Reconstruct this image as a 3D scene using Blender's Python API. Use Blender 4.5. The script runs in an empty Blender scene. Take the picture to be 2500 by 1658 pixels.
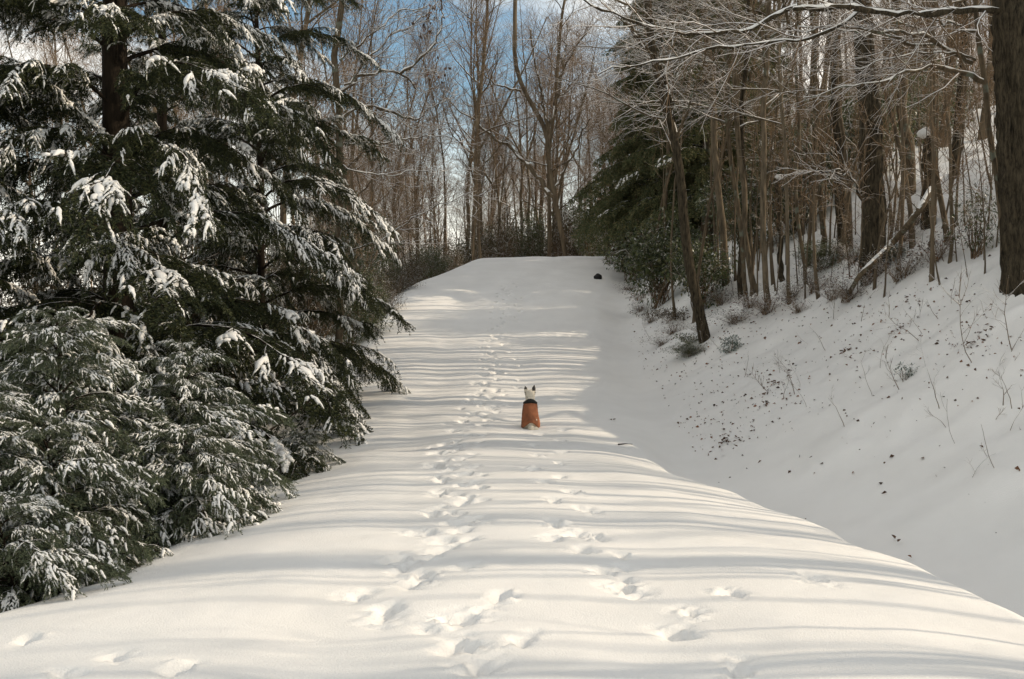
import bpy, math, random
import numpy as np
from mathutils import Vector, Matrix

# ------------------------------------------------------------------ scene, camera, light
S = bpy.context.scene
COL = S.collection
F, PITCH, CAMZ = 1000.0, math.atan(39.5/1000.0), 1.6
cam_d = bpy.data.cameras.new("camera"); cam = bpy.data.objects.new("camera", cam_d); COL.objects.link(cam)
cam_d.sensor_width = 36.0; cam_d.lens = 36.0*F/1024.0; cam_d.clip_end = 2000; cam_d.clip_start = 0.05
cam.location = (0, 0, CAMZ); cam.rotation_euler = (math.pi/2 - PITCH, 0, 0)
S.camera = cam
S.view_settings.view_transform = 'Standard'; S.view_settings.look = 'None'
S.view_settings.gamma = 1.0; S.view_settings.use_curve_mapping = False
S.view_settings.exposure = 0.17
SUN_EL, SUN_AZ = math.radians(27.5), math.radians(0.5)      # azimuth measured from +X towards +Y
sd = bpy.data.lights.new("sun", 'SUN'); sd.energy = 3.3; sd.angle = math.radians(0.5); sd.color = (1.0, 0.85, 0.66)
sun = bpy.data.objects.new("sun", sd); COL.objects.link(sun)
sdir = Vector((math.cos(SUN_EL)*math.cos(SUN_AZ), math.cos(SUN_EL)*math.sin(SUN_AZ), math.sin(SUN_EL)))
sun.rotation_euler = sdir.to_track_quat('Z', 'Y').to_euler(); sun.location = (30, 0, 30)

W = bpy.data.worlds.new("World"); S.world = W; W.use_nodes = True
nt = W.node_tree; N = nt.nodes; L = nt.links
bg = N["Background"]
sky = N.new('ShaderNodeTexSky'); sky.sky_type = 'NISHITA'; sky.sun_disc = False
sky.sun_elevation = SUN_EL; sky.sun_rotation = math.radians(90) - SUN_AZ
sky.dust_density = 0.6; sky.air_density = 0.9; sky.ozone_density = 0.8
tc = N.new('ShaderNodeTexCoord')
mp = N.new('ShaderNodeMapping'); mp.inputs['Scale'].default_value = (1, 1, 2.2); mp.inputs['Location'].default_value = (0.35, 0.1, 0.2)
cn = N.new('ShaderNodeTexNoise'); cn.inputs['Scale'].default_value = 2.6; cn.inputs['Detail'].default_value = 7; cn.inputs['Roughness'].default_value = 0.55
cr = N.new('ShaderNodeValToRGB'); cr.color_ramp.elements[0].position = 0.42; cr.color_ramp.elements[1].position = 0.62
sep = N.new('ShaderNodeSeparateXYZ')
hz = N.new('ShaderNodeMapRange'); hz.inputs[1].default_value = 0.20; hz.inputs[2].default_value = 0.05; hz.inputs[3].default_value = 0.0; hz.inputs[4].default_value = 0.85; hz.clamp = True
mx = N.new('ShaderNodeMath'); mx.operation = 'MAXIMUM'
mixc = N.new('ShaderNodeMix'); mixc.data_type = 'RGBA'
mixc.inputs[7].default_value = (9.2, 8.6, 7.7, 1)
L.new(tc.outputs['Generated'], mp.inputs[0]); L.new(mp.outputs[0], cn.inputs[0]); L.new(cn.outputs[0], cr.inputs[0])
L.new(tc.outputs['Generated'], sep.inputs[0]); L.new(sep.outputs[2], hz.inputs[0])
L.new(cr.outputs[0], mx.inputs[0]); L.new(hz.outputs[0], mx.inputs[1]); L.new(mx.outputs[0], mixc.inputs[0])
tint = N.new('ShaderNodeMix'); tint.data_type = 'RGBA'; tint.blend_type = 'MULTIPLY'; tint.inputs[0].default_value = 1.0; tint.inputs[7].default_value = (0.94, 1.05, 0.98, 1)
L.new(sky.outputs[0], tint.inputs[6]); L.new(tint.outputs[2], mixc.inputs[6]); L.new(mixc.outputs[2], bg.inputs[0])
bg.inputs[1].default_value = 0.134

# ------------------------------------------------------------------ small numeric helpers
def unproj(u, v, y):
    dx, dy = (u-512)/F, (339.5-v)/F
    cp, sp = math.cos(PITCH), math.sin(PITCH)
    d = np.array([dx, cp + sp*dy, -sp + cp*dy])
    return np.array([0, 0, CAMZ]) + d*(y/d[1])
def hsh(ix, iy, iz):
    h = (ix.astype(np.int64)*374761393 + iy.astype(np.int64)*668265263 + iz.astype(np.int64)*2147483647) & 0xffffffff
    h = ((h ^ (h >> 13))*1274126177) & 0xffffffff
    return ((h ^ (h >> 16)) & 0xffff)/65535.0
def vn(x, y, z=0.0):
    x, y = np.asarray(x, float), np.asarray(y, float); z = np.zeros_like(x)+z
    ix, iy, iz = np.floor(x), np.floor(y), np.floor(z); fx, fy, fz = x-ix, y-iy, z-iz
    fx, fy, fz = [t*t*(3-2*t) for t in (fx, fy, fz)]
    r = 0
    for a in (0, 1):
        for b in (0, 1):
            for c in (0, 1):
                r = r + hsh(ix+a, iy+b, iz+c)*(fx if a else 1-fx)*(fy if b else 1-fy)*(fz if c else 1-fz)
    return r*2-1
def fbm(x, y, z=0.0, o=4):
    r, a = 0, 1.0
    for i in range(o):
        r = r + a*vn(x*2**i+13.7*i, y*2**i-7.3*i, np.asarray(z)*2**i+3.1*i); a *= 0.5
    return r
def sstep(a, b, x):
    t = np.clip((x-a)/(b-a), 0, 1); return t*t*(3-2*t)
def smooth_interp(x, xs, ys, w=0.5):
    return (np.interp(x-w, xs, ys)+np.interp(x+w, xs, ys)+2*np.interp(x, xs, ys)+np.interp(x-w/2, xs, ys)+np.interp(x+w/2, xs, ys))/6

# ------------------------------------------------------------------ the lie of the land
PV = [(600, 5.33), (545, 6.75), (500, 8.5), (470, 10.2), (452, 11.6), (441, 12.8), (427, 14.4), (400, 17.0), (350, 22.0),
      (312, 26.5), (285, 30.5), (268, 34.0), (257, 38.0)]
PY = np.array([-40, 0, 4.2]+[y for v, y in PV]+[41, 46, 60, 200, 600])
PZ = np.array([0, 0, 0]+[unproj(512, v, y)[2] for v, y in PV]+[3.4, 3.1, 2.4, 0, -5])
def zr(y): return smooth_interp(y, PY, PZ, 1.2)
RE = [(605, 1040, 5.25), (545, 905, 6.75), (500, 795, 8.5), (470, 702, 10.2), (450, 640, 11.8), (427, 612, 14.4), (400, 600, 17), (350, 592, 22), (312, 592, 26.5), (285, 598, 30.5), (268, 612, 34), (257, 640, 38)]
RY = np.array([-40, 3.5]+[y for v, u, y in RE]+[60, 600]); RX = np.array([3.2, 3.0]+[(u-512)/F*y for v, u, y in RE]+[16, 20])
LE = [(590, -10, 5.5), (500, 245, 8.5), (460, 318, 11), (427, 330, 14.4), (350, 372, 22), (312, 392, 26.5), (285, 418, 30.5), (266, 462, 34.5), (262, 480, 38)]
LY = np.array([-40, 3.5]+[y for v, u, y in LE]+[60, 600]); LX = np.array([-3.2, -3.0]+[(u-512)/F*y for v, u, y in LE]+[2, 4])
def xr(y): return smooth_interp(y, RY, RX, 1.0)
def xl(y): return smooth_interp(y, LY, LX, 1.0)
def base_h(x, y):
    x = np.asarray(x, float); y = np.asarray(y, float)
    z = zr(y).copy()
    wob = 0.12*vn(y*0.8, 0*y+5.5)+0.05*vn(y*2.3, 0*y+9)
    a = xr(y)+wob; b = xl(y)+0.15*vn(y*0.6, 0*y+31)
    c = (a+b)/2; hw = (a-b)/2
    t = (x-c)/hw
    near = 1-sstep(11, 16, y)
    z = z - np.clip(np.abs(t), 0, 1)**3*(0.05+0.10*near)
    # gentle swells and the two old wheel lines under the snow
    z = z - 0.030*np.exp(-((x-c+0.8)/0.38)**2) - 0.025*np.exp(-((x-c-0.8)/0.38)**2) + .014*vn(x*1.1, y*.25+40)
    z = z + 0.026*vn(x*0.4, y*0.45)+0.006*vn(x*1.7+4, y*0.9)
    # hump across the road before the dip on the left
    z = z - 0.16*np.exp(-((y-12.9)/0.75)**2)*sstep(0.2, -2.2, x) + 0.05*np.exp(-((y-11.6)/0.5)**2)*sstep(0.2, -2, x)
    d = np.maximum(x-a, 0)
    drop = 0.30*near+0.10
    z = z - drop*sstep(0.0, 0.75, d)
    n1 = 0.5*vn(x*0.12+3, y*0.12)
    up = 0.0+np.where(d > 0.9, 1.0, 0)*0
    dd = np.maximum(d-0.8, 0)
    soft = np.sqrt(dd*dd+0.25)-0.5
    cap = 6.0+1.0*n1
    wild = 0; rise = 0.66*np.minimum(soft, cap)+0.27*np.clip(soft-cap, 0, 13)+0.10*np.clip(soft-cap-13, 0, 60)
    z = z + rise
    rough = sstep(0.8, 3.0, d)
    z = z + rough*(0.16*fbm(x*0.45, y*0.45, 0, 3)+0.035*fbm(x*2.2, y*2.2, 2, 2))
    e = np.maximum(b-x, 0)
    z = z - 0.20*sstep(0, 1.0, e) - 0.10*np.minimum(e, 12) - 0.9*sstep(18, 26, y)*sstep(0, 4, e)
    z = z + sstep(0.6, 2.5, e)*0.12*fbm(x*0.5, y*0.5, 7, 3)
    return z
def ray(u, v, y0=3.0, y1=140.0):
    ys = np.arange(y0, y1, 0.05)
    p0 = unproj(u, v, 1.0); dx, dz = p0[0], p0[2]-CAMZ
    g = base_h(dx*ys, ys)
    h = CAMZ+dz*ys-g
    i = np.argmax(h < 0)
    if h[i] >= 0: i = len(ys)-1
    y = ys[i]
    return np.array([dx*y, y, float(g[i])])
def gz(x, y): return float(base_h(np.array([x]), np.array([y]))[0])

# ------------------------------------------------------------------ footprints (dents with thrown-up rims)
RNG = np.random.default_rng(7)
prints = []
def track(pix, step, jit, size, depth, drag=0.5):
    P = np.array([ray(u, v)[:2] for u, v in pix])
    seg = np.r_[0, np.cumsum(np.linalg.norm(np.diff(P, axis=0), axis=1))]
    s = 0.0; side = 1
    while s < seg[-1]:
        x = np.interp(s, seg, P[:, 0]); y = np.interp(s, seg, P[:, 1])
        prints.append((x+side*jit+RNG.normal(0, jit*0.5), y+RNG.normal(0, 0.05), size*RNG.uniform(.55, .95), size*RNG.uniform(.9, 1.5), RNG.normal(0, 0.35), depth*RNG.uniform(.7, 1.2)))
        side = -side; s += step*RNG.uniform(.8, 1.25)
track([(455, 670), (470, 640), (385, 592), (420, 560), (430, 540), (455, 500), (452, 470), (447, 445), (470, 428), (480, 410), (490, 385), (495, 350)], 0.42, 0.11, 0.10, 0.10)
track([(345, 625), (385, 592), (430, 545), (452, 520), (455, 470), (440, 445)], 0.40, 0.12, 0.085, 0.08)
track([(490, 640), (470, 615), (450, 600), (440, 560), (470, 520), (460, 450), (478, 410), (488, 380), (498, 335), (500, 300), (512, 282)], 0.36, 0.16, 0.07, 0.07)
track([(700, 672), (690, 640), (662, 600), (610, 578), (580, 535), (566, 500), (548, 470), (545, 445), (555, 430), (538, 424)], 0.5, 0.10, 0.085, 0.09)
track([(600, 580), (640, 585), (690, 600), (560, 530), (605, 545)], 0.45, 0.14, 0.08, 0.08)
track([(815, 578), (835, 590)], 0.5, 0.12, 0.085, 0.08)
track([(485, 420), (505, 370), (492, 345), (520, 300), (505, 290)], 0.35, 0.22, 0.06, 0.07)
track([(60, 672), (90, 660), (130, 655), (170, 662), (210, 668)], 0.25, 0.10, 0.07, 0.06)
track([(10, 640), (40, 622), (70, 615)], 0.4, 0.10, 0.06, 0.05)
def add_prints(x, y, z):
    dz = np.zeros_like(z); roughn = np.zeros_like(z)
    for (px, py, a, b, rot, dep) in prints:
        m = (np.abs(x-px) < 0.42) & (np.abs(y-py) < 0.45)
        if not m.any(): continue
        X = x[m]-px; Y = y[m]-py
        c, s = math.cos(rot), math.sin(rot)
        lx, ly = (c*X+s*Y)/a, (-s*X+c*Y)/b
        r = np.sqrt(lx*lx+ly*ly) + 0.42*fbm(x[m]*8, y[m]*8, px*5, 3)
        pit = -dep*(1-sstep(0.55, 1.05, r))
        rim = dep*0.40*np.exp(-((r-1.35)/0.30)**2)*(0.5+1.1*vn(x[m]*14, y[m]*14, 3))
        dz[m] = np.minimum(dz[m], pit) + np.maximum(rim, 0)*(dz[m] > -0.02)
        roughn[m] = np.maximum(roughn[m], 1-sstep(1.0, 2.3, r))
    return z + 0.44*dz + roughn*(0.020*fbm(x*18, y*18, 1, 3)-0.012)

# ------------------------------------------------------------------ materials
def mat(name):
    m = bpy.data.materials.new(name); m.use_nodes = True
    return m, m.node_tree.nodes, m.node_tree.links, m.node_tree.nodes["Principled BSDF"]
def ramp(N, pts):
    r = N.new('ShaderNodeValToRGB'); e = r.color_ramp.elements
    e[0].position, e[0].color = pts[0][0], pts[0][1]+(1,); e[1].position, e[1].color = pts[-1][0], pts[-1][1]+(1,)
    for p, c in pts[1:-1]:
        q = e.new(p); q.color = c+(1,)
    return r
SNOWC = (0.84, 0.82, 0.78)
def snow_mat(name, bump=0.12, scale=60):
    m, N, L, b = mat(name)
    tc = N.new('ShaderNodeTexCoord')
    n1 = N.new('ShaderNodeTexNoise'); n1.inputs['Scale'].default_value = 1.3; n1.inputs['Detail'].default_value = 5
    r = ramp(N, [(0.3, (0.82, 0.80, 0.755)), (0.7, (0.88, 0.86, 0.815))])
    n2 = N.new('ShaderNodeTexNoise'); n2.inputs['Scale'].default_value = scale; n2.inputs['Detail'].default_value = 4; n2.inputs['Roughness'].default_value = 0.65
    bp = N.new('ShaderNodeBump'); bp.inputs['Strength'].default_value = bump; bp.inputs['Distance'].default_value = 0.02
    L.new(tc.outputs['Object'], n1.inputs[0]); L.new(tc.outputs['Object'], n2.inputs[0])
    L.new(n1.outputs[0], r.inputs[0]); L.new(r.outputs[0], b.inputs['Base Color'])
    L.new(n2.outputs[0], bp.inputs['Height']); L.new(bp.outputs[0], b.inputs['Normal'])
    b.inputs['Roughness'].default_value = 0.75; b.inputs['Specular IOR Level'].default_value = 0.15
    return m
M = {}
M['snow'] = snow_mat('ground_snow', 0.35, 85)
M['bough_snow'] = snow_mat('clinging_snow', 0.3, 40)
def bark_mat(name, c1, c2, snow=0.55, scale=14, bump=0.5, far=False, lichen=None, stretch=.2):
    m, N, L, b = mat(name)
    tc = N.new('ShaderNodeTexCoord')
    mp = N.new('ShaderNodeMapping'); mp.inputs['Scale'].default_value = (1, 1, stretch)
    n = N.new('ShaderNodeTexNoise'); n.inputs['Scale'].default_value = scale; n.inputs['Detail'].default_value = 4; n.inputs['Roughness'].default_value = 0.7
    r = ramp(N, [(0.32, c1), (0.68, c2)])
    L.new(tc.outputs['Object'], mp.inputs[0]); L.new(mp.outputs[0], n.inputs[0]); L.new(n.outputs[0], r.inputs[0])
    col = r.outputs[0]
    if lichen:
        n3 = N.new('ShaderNodeTexNoise'); n3.inputs['Scale'].default_value = 5; n3.inputs['Detail'].default_value = 5
        L.new(tc.outputs['Object'], n3.inputs[0])
        r3 = ramp(N, [(0.56, (0, 0, 0)), (0.64, (1, 1, 1))]); L.new(n3.outputs[0], r3.inputs[0])
        ml = N.new('ShaderNodeMix'); ml.data_type = 'RGBA'; L.new(r3.outputs[0], ml.inputs[0]); L.new(col, ml.inputs[6]); ml.inputs[7].default_value = lichen+(1,)
        col = ml.outputs[2]
    if not far:
        bp = N.new('ShaderNodeBump'); bp.inputs['Strength'].default_value = bump; bp.inputs['Distance'].default_value = 0.03
        L.new(n.outputs[0], bp.inputs['Height']); L.new(bp.outputs[0], b.inputs['Normal'])
    # snow lying on whatever faces up
    g = N.new('ShaderNodeNewGeometry'); sp = N.new('ShaderNodeSeparateXYZ'); L.new(g.outputs['Normal'], sp.inputs[0])
    n2 = N.new('ShaderNodeTexNoise'); n2.inputs['Scale'].default_value = 3.0; n2.inputs['Detail'].default_value = 3
    L.new(tc.outputs['Object'], n2.inputs[0])
    ad = N.new('ShaderNodeMath'); ad.operation = 'MULTIPLY_ADD'; L.new(n2.outputs[0], ad.inputs[0]); ad.inputs[1].default_value = 0.9; L.new(sp.outputs[2], ad.inputs[2])
    mr = N.new('ShaderNodeMapRange'); mr.inputs[1].default_value = 0.45+snow; mr.inputs[2].default_value = 0.53+snow; L.new(ad.outputs[0], mr.inputs[0])
    mm = N.new('ShaderNodeMix'); mm.data_type = 'RGBA'; L.new(mr.outputs[0], mm.inputs[0]); L.new(col, mm.inputs[6]); mm.inputs[7].default_value = SNOWC+(1,)
    L.new(mm.outputs[2], b.inputs['Base Color'])
    b.inputs['Roughness'].default_value = 0.9; b.inputs['Specular IOR Level'].default_value = 0.1
    return m
M['bark_dark'] = bark_mat('dark_ridged_bark', (0.012, 0.010, 0.007), (0.098, 0.078, 0.050), snow=0.95, scale=30, bump=1.0, stretch=.22)
M['bark'] = bark_mat('brown_bark', (0.050, 0.038, 0.025), (0.165, 0.125, 0.080), snow=0.55, scale=18, bump=0.6, lichen=(0.15, 0.155, 0.115))
M['bark_pale'] = bark_mat('pale_tan_bark', (0.065, 0.052, 0.035), (0.21, 0.165, 0.110), snow=0.55, scale=16, bump=0.4)
M['bark_far'] = bark_mat('distant_bark', (0.060, 0.045, 0.030), (0.20, 0.155, 0.102), snow=0.75, scale=3, far=True)
M['twig'] = bark_mat('twig_bark', (0.10, 0.070, 0.044), (0.23, 0.160, 0.100), snow=0.34, scale=4, far=True)
M['twig_far'] = bark_mat('distant_twigs', (0.115, 0.072, 0.040), (0.29, 0.195, 0.115), snow=0.80, scale=2, far=True)
M['hemlock_bark'] = bark_mat('hemlock_bark', (0.012, 0.009, 0.006), (0.038, 0.028, 0.019), snow=0.9, scale=16, bump=0.8)
def leaf_mat(name, pts, rough=0.5, trans=0.25, spec=0.3):
    m, N, L, b = mat(name)
    g = N.new('ShaderNodeNewGeometry'); r = ramp(N, pts); L.new(g.outputs['Random Per Island'], r.inputs[0])
    L.new(r.outputs[0], b.inputs['Base Color']); b.inputs['Roughness'].default_value = rough; b.inputs['Specular IOR Level'].default_value = spec
    t = N.new('ShaderNodeBsdfTranslucent'); L.new(r.outputs[0], t.inputs[0])
    ms = N.new('ShaderNodeMixShader'); ms.inputs[0].default_value = trans
    out = N["Material Output"]; L.new(b.outputs[0], ms.inputs[1]); L.new(t.outputs[0], ms.inputs[2]); L.new(ms.outputs[0], out.inputs[0])
    return m
M['needle'] = leaf_mat('hemlock_needles', [(0, (0.016, 0.023, 0.010)), (0.6, (0.042, 0.052, 0.021)), (1, (0.105, 0.108, 0.040))], 0.6, 0.3)
M['needle_pale'] = leaf_mat('young_needles', [(0, (0.058, 0.075, 0.042)), (0.6, (0.115, 0.138, 0.080)), (1, (0.19, 0.205, 0.120))], 0.6, 0.3)
M['needle_far'] = leaf_mat('pine_needles', [(0, (0.052, 0.070, 0.030)), (0.7, (0.120, 0.132, 0.054)), (1, (0.25, 0.20, 0.095))], 0.6, 0.3)
M['leaf'] = leaf_mat('laurel_leaves', [(0, (0.030, 0.045, 0.016)), (0.6, (0.078, 0.098, 0.032)), (0.90, (0.16, 0.155, 0.060)), (1, (0.6, 0.58, 0.53))], 0.35, 0.2, 0.5)
M['leaf_snowy'] = leaf_mat('frosted_leaves', [(0, (0.05, 0.075, 0.045)), (0.5, (0.13, 0.17, 0.13)), (0.75, (0.32, 0.36, 0.33)), (1, (0.7, 0.7, 0.68))], 0.5, 0.2)
M['dead_leaf'] = leaf_mat('dead_leaves', [(0, (0.05, 0.030, 0.019)), (0.65, (0.12, 0.066, 0.036)), (1, (0.25, 0.11, 0.05))], 0.7, 0.25)
M['brush'] = leaf_mat('dry_brush_leaves', [(0, (0.035, 0.030, 0.016)), (0.5, (0.085, 0.065, 0.035)), (0.85, (0.15, 0.11, 0.06)), (1, (0.5, 0.48, 0.44))], 0.7, 0.2)
def plain(name, c, rough=0.8, nscale=30, var=0.25, bump=0.3):
    m, N, L, b = mat(name)
    tc = N.new('ShaderNodeTexCoord'); n = N.new('ShaderNodeTexNoise'); n.inputs['Scale'].default_value = nscale; n.inputs['Detail'].default_value = 4
    r = ramp(N, [(0.3, tuple(k*(1-var) for k in c)), (0.7, tuple(k*(1+var) for k in c))])
    L.new(tc.outputs['Object'], n.inputs[0]); L.new(n.outputs[0], r.inputs[0]); L.new(r.outputs[0], b.inputs['Base Color'])
    bp = N.new('ShaderNodeBump'); bp.inputs['Strength'].default_value = bump; bp.inputs['Distance'].default_value = 0.01
    L.new(n.outputs[0], bp.inputs['Height']); L.new(bp.outputs[0], b.inputs['Normal']); b.inputs['Roughness'].default_value = rough
    return m
M['cloth'] = plain('rust_canvas', (0.27, 0.092, 0.036), 0.85, 14, 0.3, 0.8)
M['collar'] = plain('black_fleece', (0.012, 0.012, 0.010), 0.95, 60, 0.4, 0.6)
M['fur_white'] = plain('cream_fur', (0.66, 0.59, 0.47), 0.9, 40, 0.14, 0.6)
M['fur_grey'] = plain('grey_fur', (0.055, 0.048, 0.042), 0.9, 30, 0.4, 0.6)
M['rock'] = plain('black_stone', (0.012, 0.011, 0.010), 0.8, 12, 0.5, 0.6)

# ------------------------------------------------------------------ mesh building
class MB:
    def __init__(s): s.V, s.T, s.Q, s.n = [], [], [], 0
    def add(s, v, q=None, t=None):
        v = np.asarray(v, np.float32)
        if q is not None and len(q): s.Q.append(np.asarray(q, np.int64)+s.n)
        if t is not None and len(t): s.T.append(np.asarray(t, np.int64)+s.n)
        s.V.append(v); s.n += len(v)
    def tube(s, P, R, sides=4, cap=True, flat=1.0, twist=None):
        P = np.asarray(P, float); n = len(P)
        T = np.gradient(P, axis=0); T /= np.linalg.norm(T, axis=1)[:, None]+1e-9
        up = np.array([0, 0, 1.0])
        d = T[:, 2]
        ref = np.where(np.abs(d)[:, None] > 0.92, np.array([[1.0, 0, 0]]), up[None])
        if np.abs(d).max() > 0.92 and np.abs(d).min() < 0.92: ref = np.repeat(np.array([[1.0, 0.02, 0]]) if abs(T[0, 0]) < 0.8 else np.array([[0, 1.0, 0.02]]), n, 0)
        b = np.cross(ref, T); b /= np.linalg.norm(b, axis=1)[:, None]+1e-9
        u = np.cross(T, b)
        a = np.arange(sides)*2*math.pi/sides+math.pi/2
        R = np.broadcast_to(np.asarray(R, float), (n,))
        ring = P[:, None, :]+R[:, None, None]*(np.cos(a)[None, :, None]*b[:, None, :]+flat*np.sin(a)[None, :, None]*u[:, None, :])
        v = ring.reshape(-1, 3)
        i = np.arange(n-1)[:, None]*sides; j = np.arange(sides)[None]; j2 = (j+1) % sides
        q = np.stack([i+j, i+j2, i+sides+j2, i+sides+j], -1).reshape(-1, 4)
        t = None
        if cap:
            v = np.vstack([v, P[-1:]+T[-1:]*R[-1]*0.5]); k = len(v)-1; e = (n-1)*sides
            t = np.stack([e+np.arange(sides), e+(np.arange(sides)+1) % sides, np.full(sides, k)], -1)
        s.add(v, q, t)
    def mesh(s, name, m, smooth=True):
        me = bpy.data.meshes.new(name)
        V = np.vstack(s.V) if s.V else np.zeros((0, 3), np.float32)
        Q = np.vstack(s.Q) if s.Q else np.zeros((0, 4), np.int64); T = np.vstack(s.T) if s.T else np.zeros((0, 3), np.int64)
        me.vertices.add(len(V)); me.vertices.foreach_set('co', V.astype(np.float32).ravel())
        me.loops.add(Q.size+T.size); me.loops.foreach_set('vertex_index', np.r_[Q.ravel(), T.ravel()].astype(np.int32))
        me.polygons.add(len(Q)+len(T))
        me.polygons.foreach_set('loop_start', np.r_[np.arange(len(Q))*4, Q.size+np.arange(len(T))*3].astype(np.int32))
        me.update(calc_edges=True)
        me.polygons.foreach_set('use_smooth', np.full(len(Q)+len(T), smooth))
        me.materials.append(m); me.update()
        return me
    def obj(s, name, m, parent=None, smooth=True):
        return link(name, s.mesh(name, m, smooth), parent)
def link(name, me, parent=None):
    o = bpy.data.objects.new(name, me); COL.objects.link(o)
    if parent is not None: o.parent = parent
    if name in ('needles', 'snow', 'foliage', 'twigs', 'branches', 'stems'): o['kind'] = 'stuff'
    return o
def tag(o, label=None, cat=None, group=None, kind=None):
    for k, v in (('label', label), ('category', cat), ('group', group), ('kind', kind)):
        if v: o[k] = v
    return o
def empty(name, loc, label, cat, group=None, rz=0.0, sc=1.0):
    o = bpy.data.objects.new(name, None); COL.objects.link(o); o.location = tuple(loc); o.rotation_euler = (0, 0, rz); o.scale = (sc,)*3
    o.empty_display_size = 0.2
    return tag(o, label, cat, group)
def unit(v): v = np.asarray(v, float); return v/(np.linalg.norm(v)+1e-9)
def perp_rot(d, ang, az):
    d = unit(d); a = unit(np.cross(d, [0, 0, 1.0] if abs(d[2]) < 0.95 else [1.0, 0, 0])); b = np.cross(a, d)
    return d*math.cos(ang)+(a*math.cos(az)+b*math.sin(az))*math.sin(ang)
def cards(pos, dirv, wid, length, width, rng, bend=0.0):
    """thin two-triangle needles / leaves: pos (n,3), dirv (n,3) unit, wid (n,3) unit across"""
    n = len(pos); L_ = np.broadcast_to(length, (n,))[:, None]; W_ = np.broadcast_to(width, (n,))[:, None]
    v = np.empty((n, 4, 3)); v[:, 0] = pos; v[:, 1] = pos+dirv*L_*0.5+wid*W_; v[:, 2] = pos+dirv*L_; v[:, 3] = pos+dirv*L_*0.5-wid*W_
    if bend: v[:, 2, 2] -= bend*L_[:, 0]
    q = np.arange(n*4).reshape(n, 4)
    return v.reshape(-1, 3), q

# ------------------------------------------------------------------ ground meshes
def grid_axis(parts):
    out = [parts[0][0]]
    for a, b, s0, s1 in parts:
        x = a; 
        L_ = b-a; k = max(1, int(round(L_/((s0+s1)/2)))); t = np.linspace(0, 1, k+1)[1:]
        w = s0*t+(s1-s0)*t*t/2; out += list(a+L_*w/w[-1])
    return np.array(out)
gy = grid_axis([(-60, -6, 3, 1.0), (-6, 3, 1.0, 0.08), (3, 8.5, 0.024, 0.03), (8.5, 15, 0.03, 0.05), (15, 40, 0.06, 0.12), (40, 60, 0.2, 1.5), (60, 500, 2, 40)])
gx = grid_axis([(-260, -20, 25, 1.2), (-20, -5, 1.0, 0.12), (-5, -3, 0.1, 0.035), (-3, 3.2, 0.03, 0.03), (3.2, 12, 0.05, 0.11), (12, 40, 0.3, 1.5), (40, 300, 3, 30)])
GX, GY = np.meshgrid(gx, gy)
GZ = base_h(GX, GY); GZ = add_prints(GX, GY, GZ)
snowcr = 0.004*fbm(GX*3.5, GY*3.5, 5, 3); GZ = GZ+snowcr
V = np.stack([GX, GY, GZ], -1)
dyv = np.gradient(V, axis=0); dxv = np.gradient(V, axis=1)
NR = np.cross(dxv, dyv); NR /= np.linalg.norm(NR, axis=2)[..., None]
Vf = V.reshape(-1, 3); Nf = NR.reshape(-1, 3)
nr, nc = GX.shape
ii = np.arange(nr-1)[:, None]*nc+np.arange(nc-1)[None]
quads = np.stack([ii, ii+1, ii+nc+1, ii+nc], -1).reshape(-1, 4)
cx = (GX[:-1, :-1]+GX[1:, 1:]).ravel()/2; cy = (GY[:-1, :-1]+GY[1:, 1:]).ravel()/2
RB, LB = xr(cy)+0.15, xl(cy)-0.05
region = np.where(cx > RB, 1, np.where(cx < LB, 2, 0))
def ground_piece(name, mask):
    q = quads[mask]; ids, inv = np.unique(q, return_inverse=True)
    mb = MB(); mb.add(Vf[ids], inv.reshape(q.shape)); o = mb.obj(name, M['snow']); o['kind'] = 'structure'
    o.data.normals_split_custom_set_from_vertices(Nf[ids].tolist())
    return o
tag(ground_piece('snowy_road', region == 0), 'snow covered forest track climbing to a rounded crest, striped with tree shadows')
tag(ground_piece('snowy_bank', region == 1), 'steep shaded snow bank rising on the right of the track')
tag(ground_piece('forest_floor', region == 2), 'snow covered forest floor on the left of the track')

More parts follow.
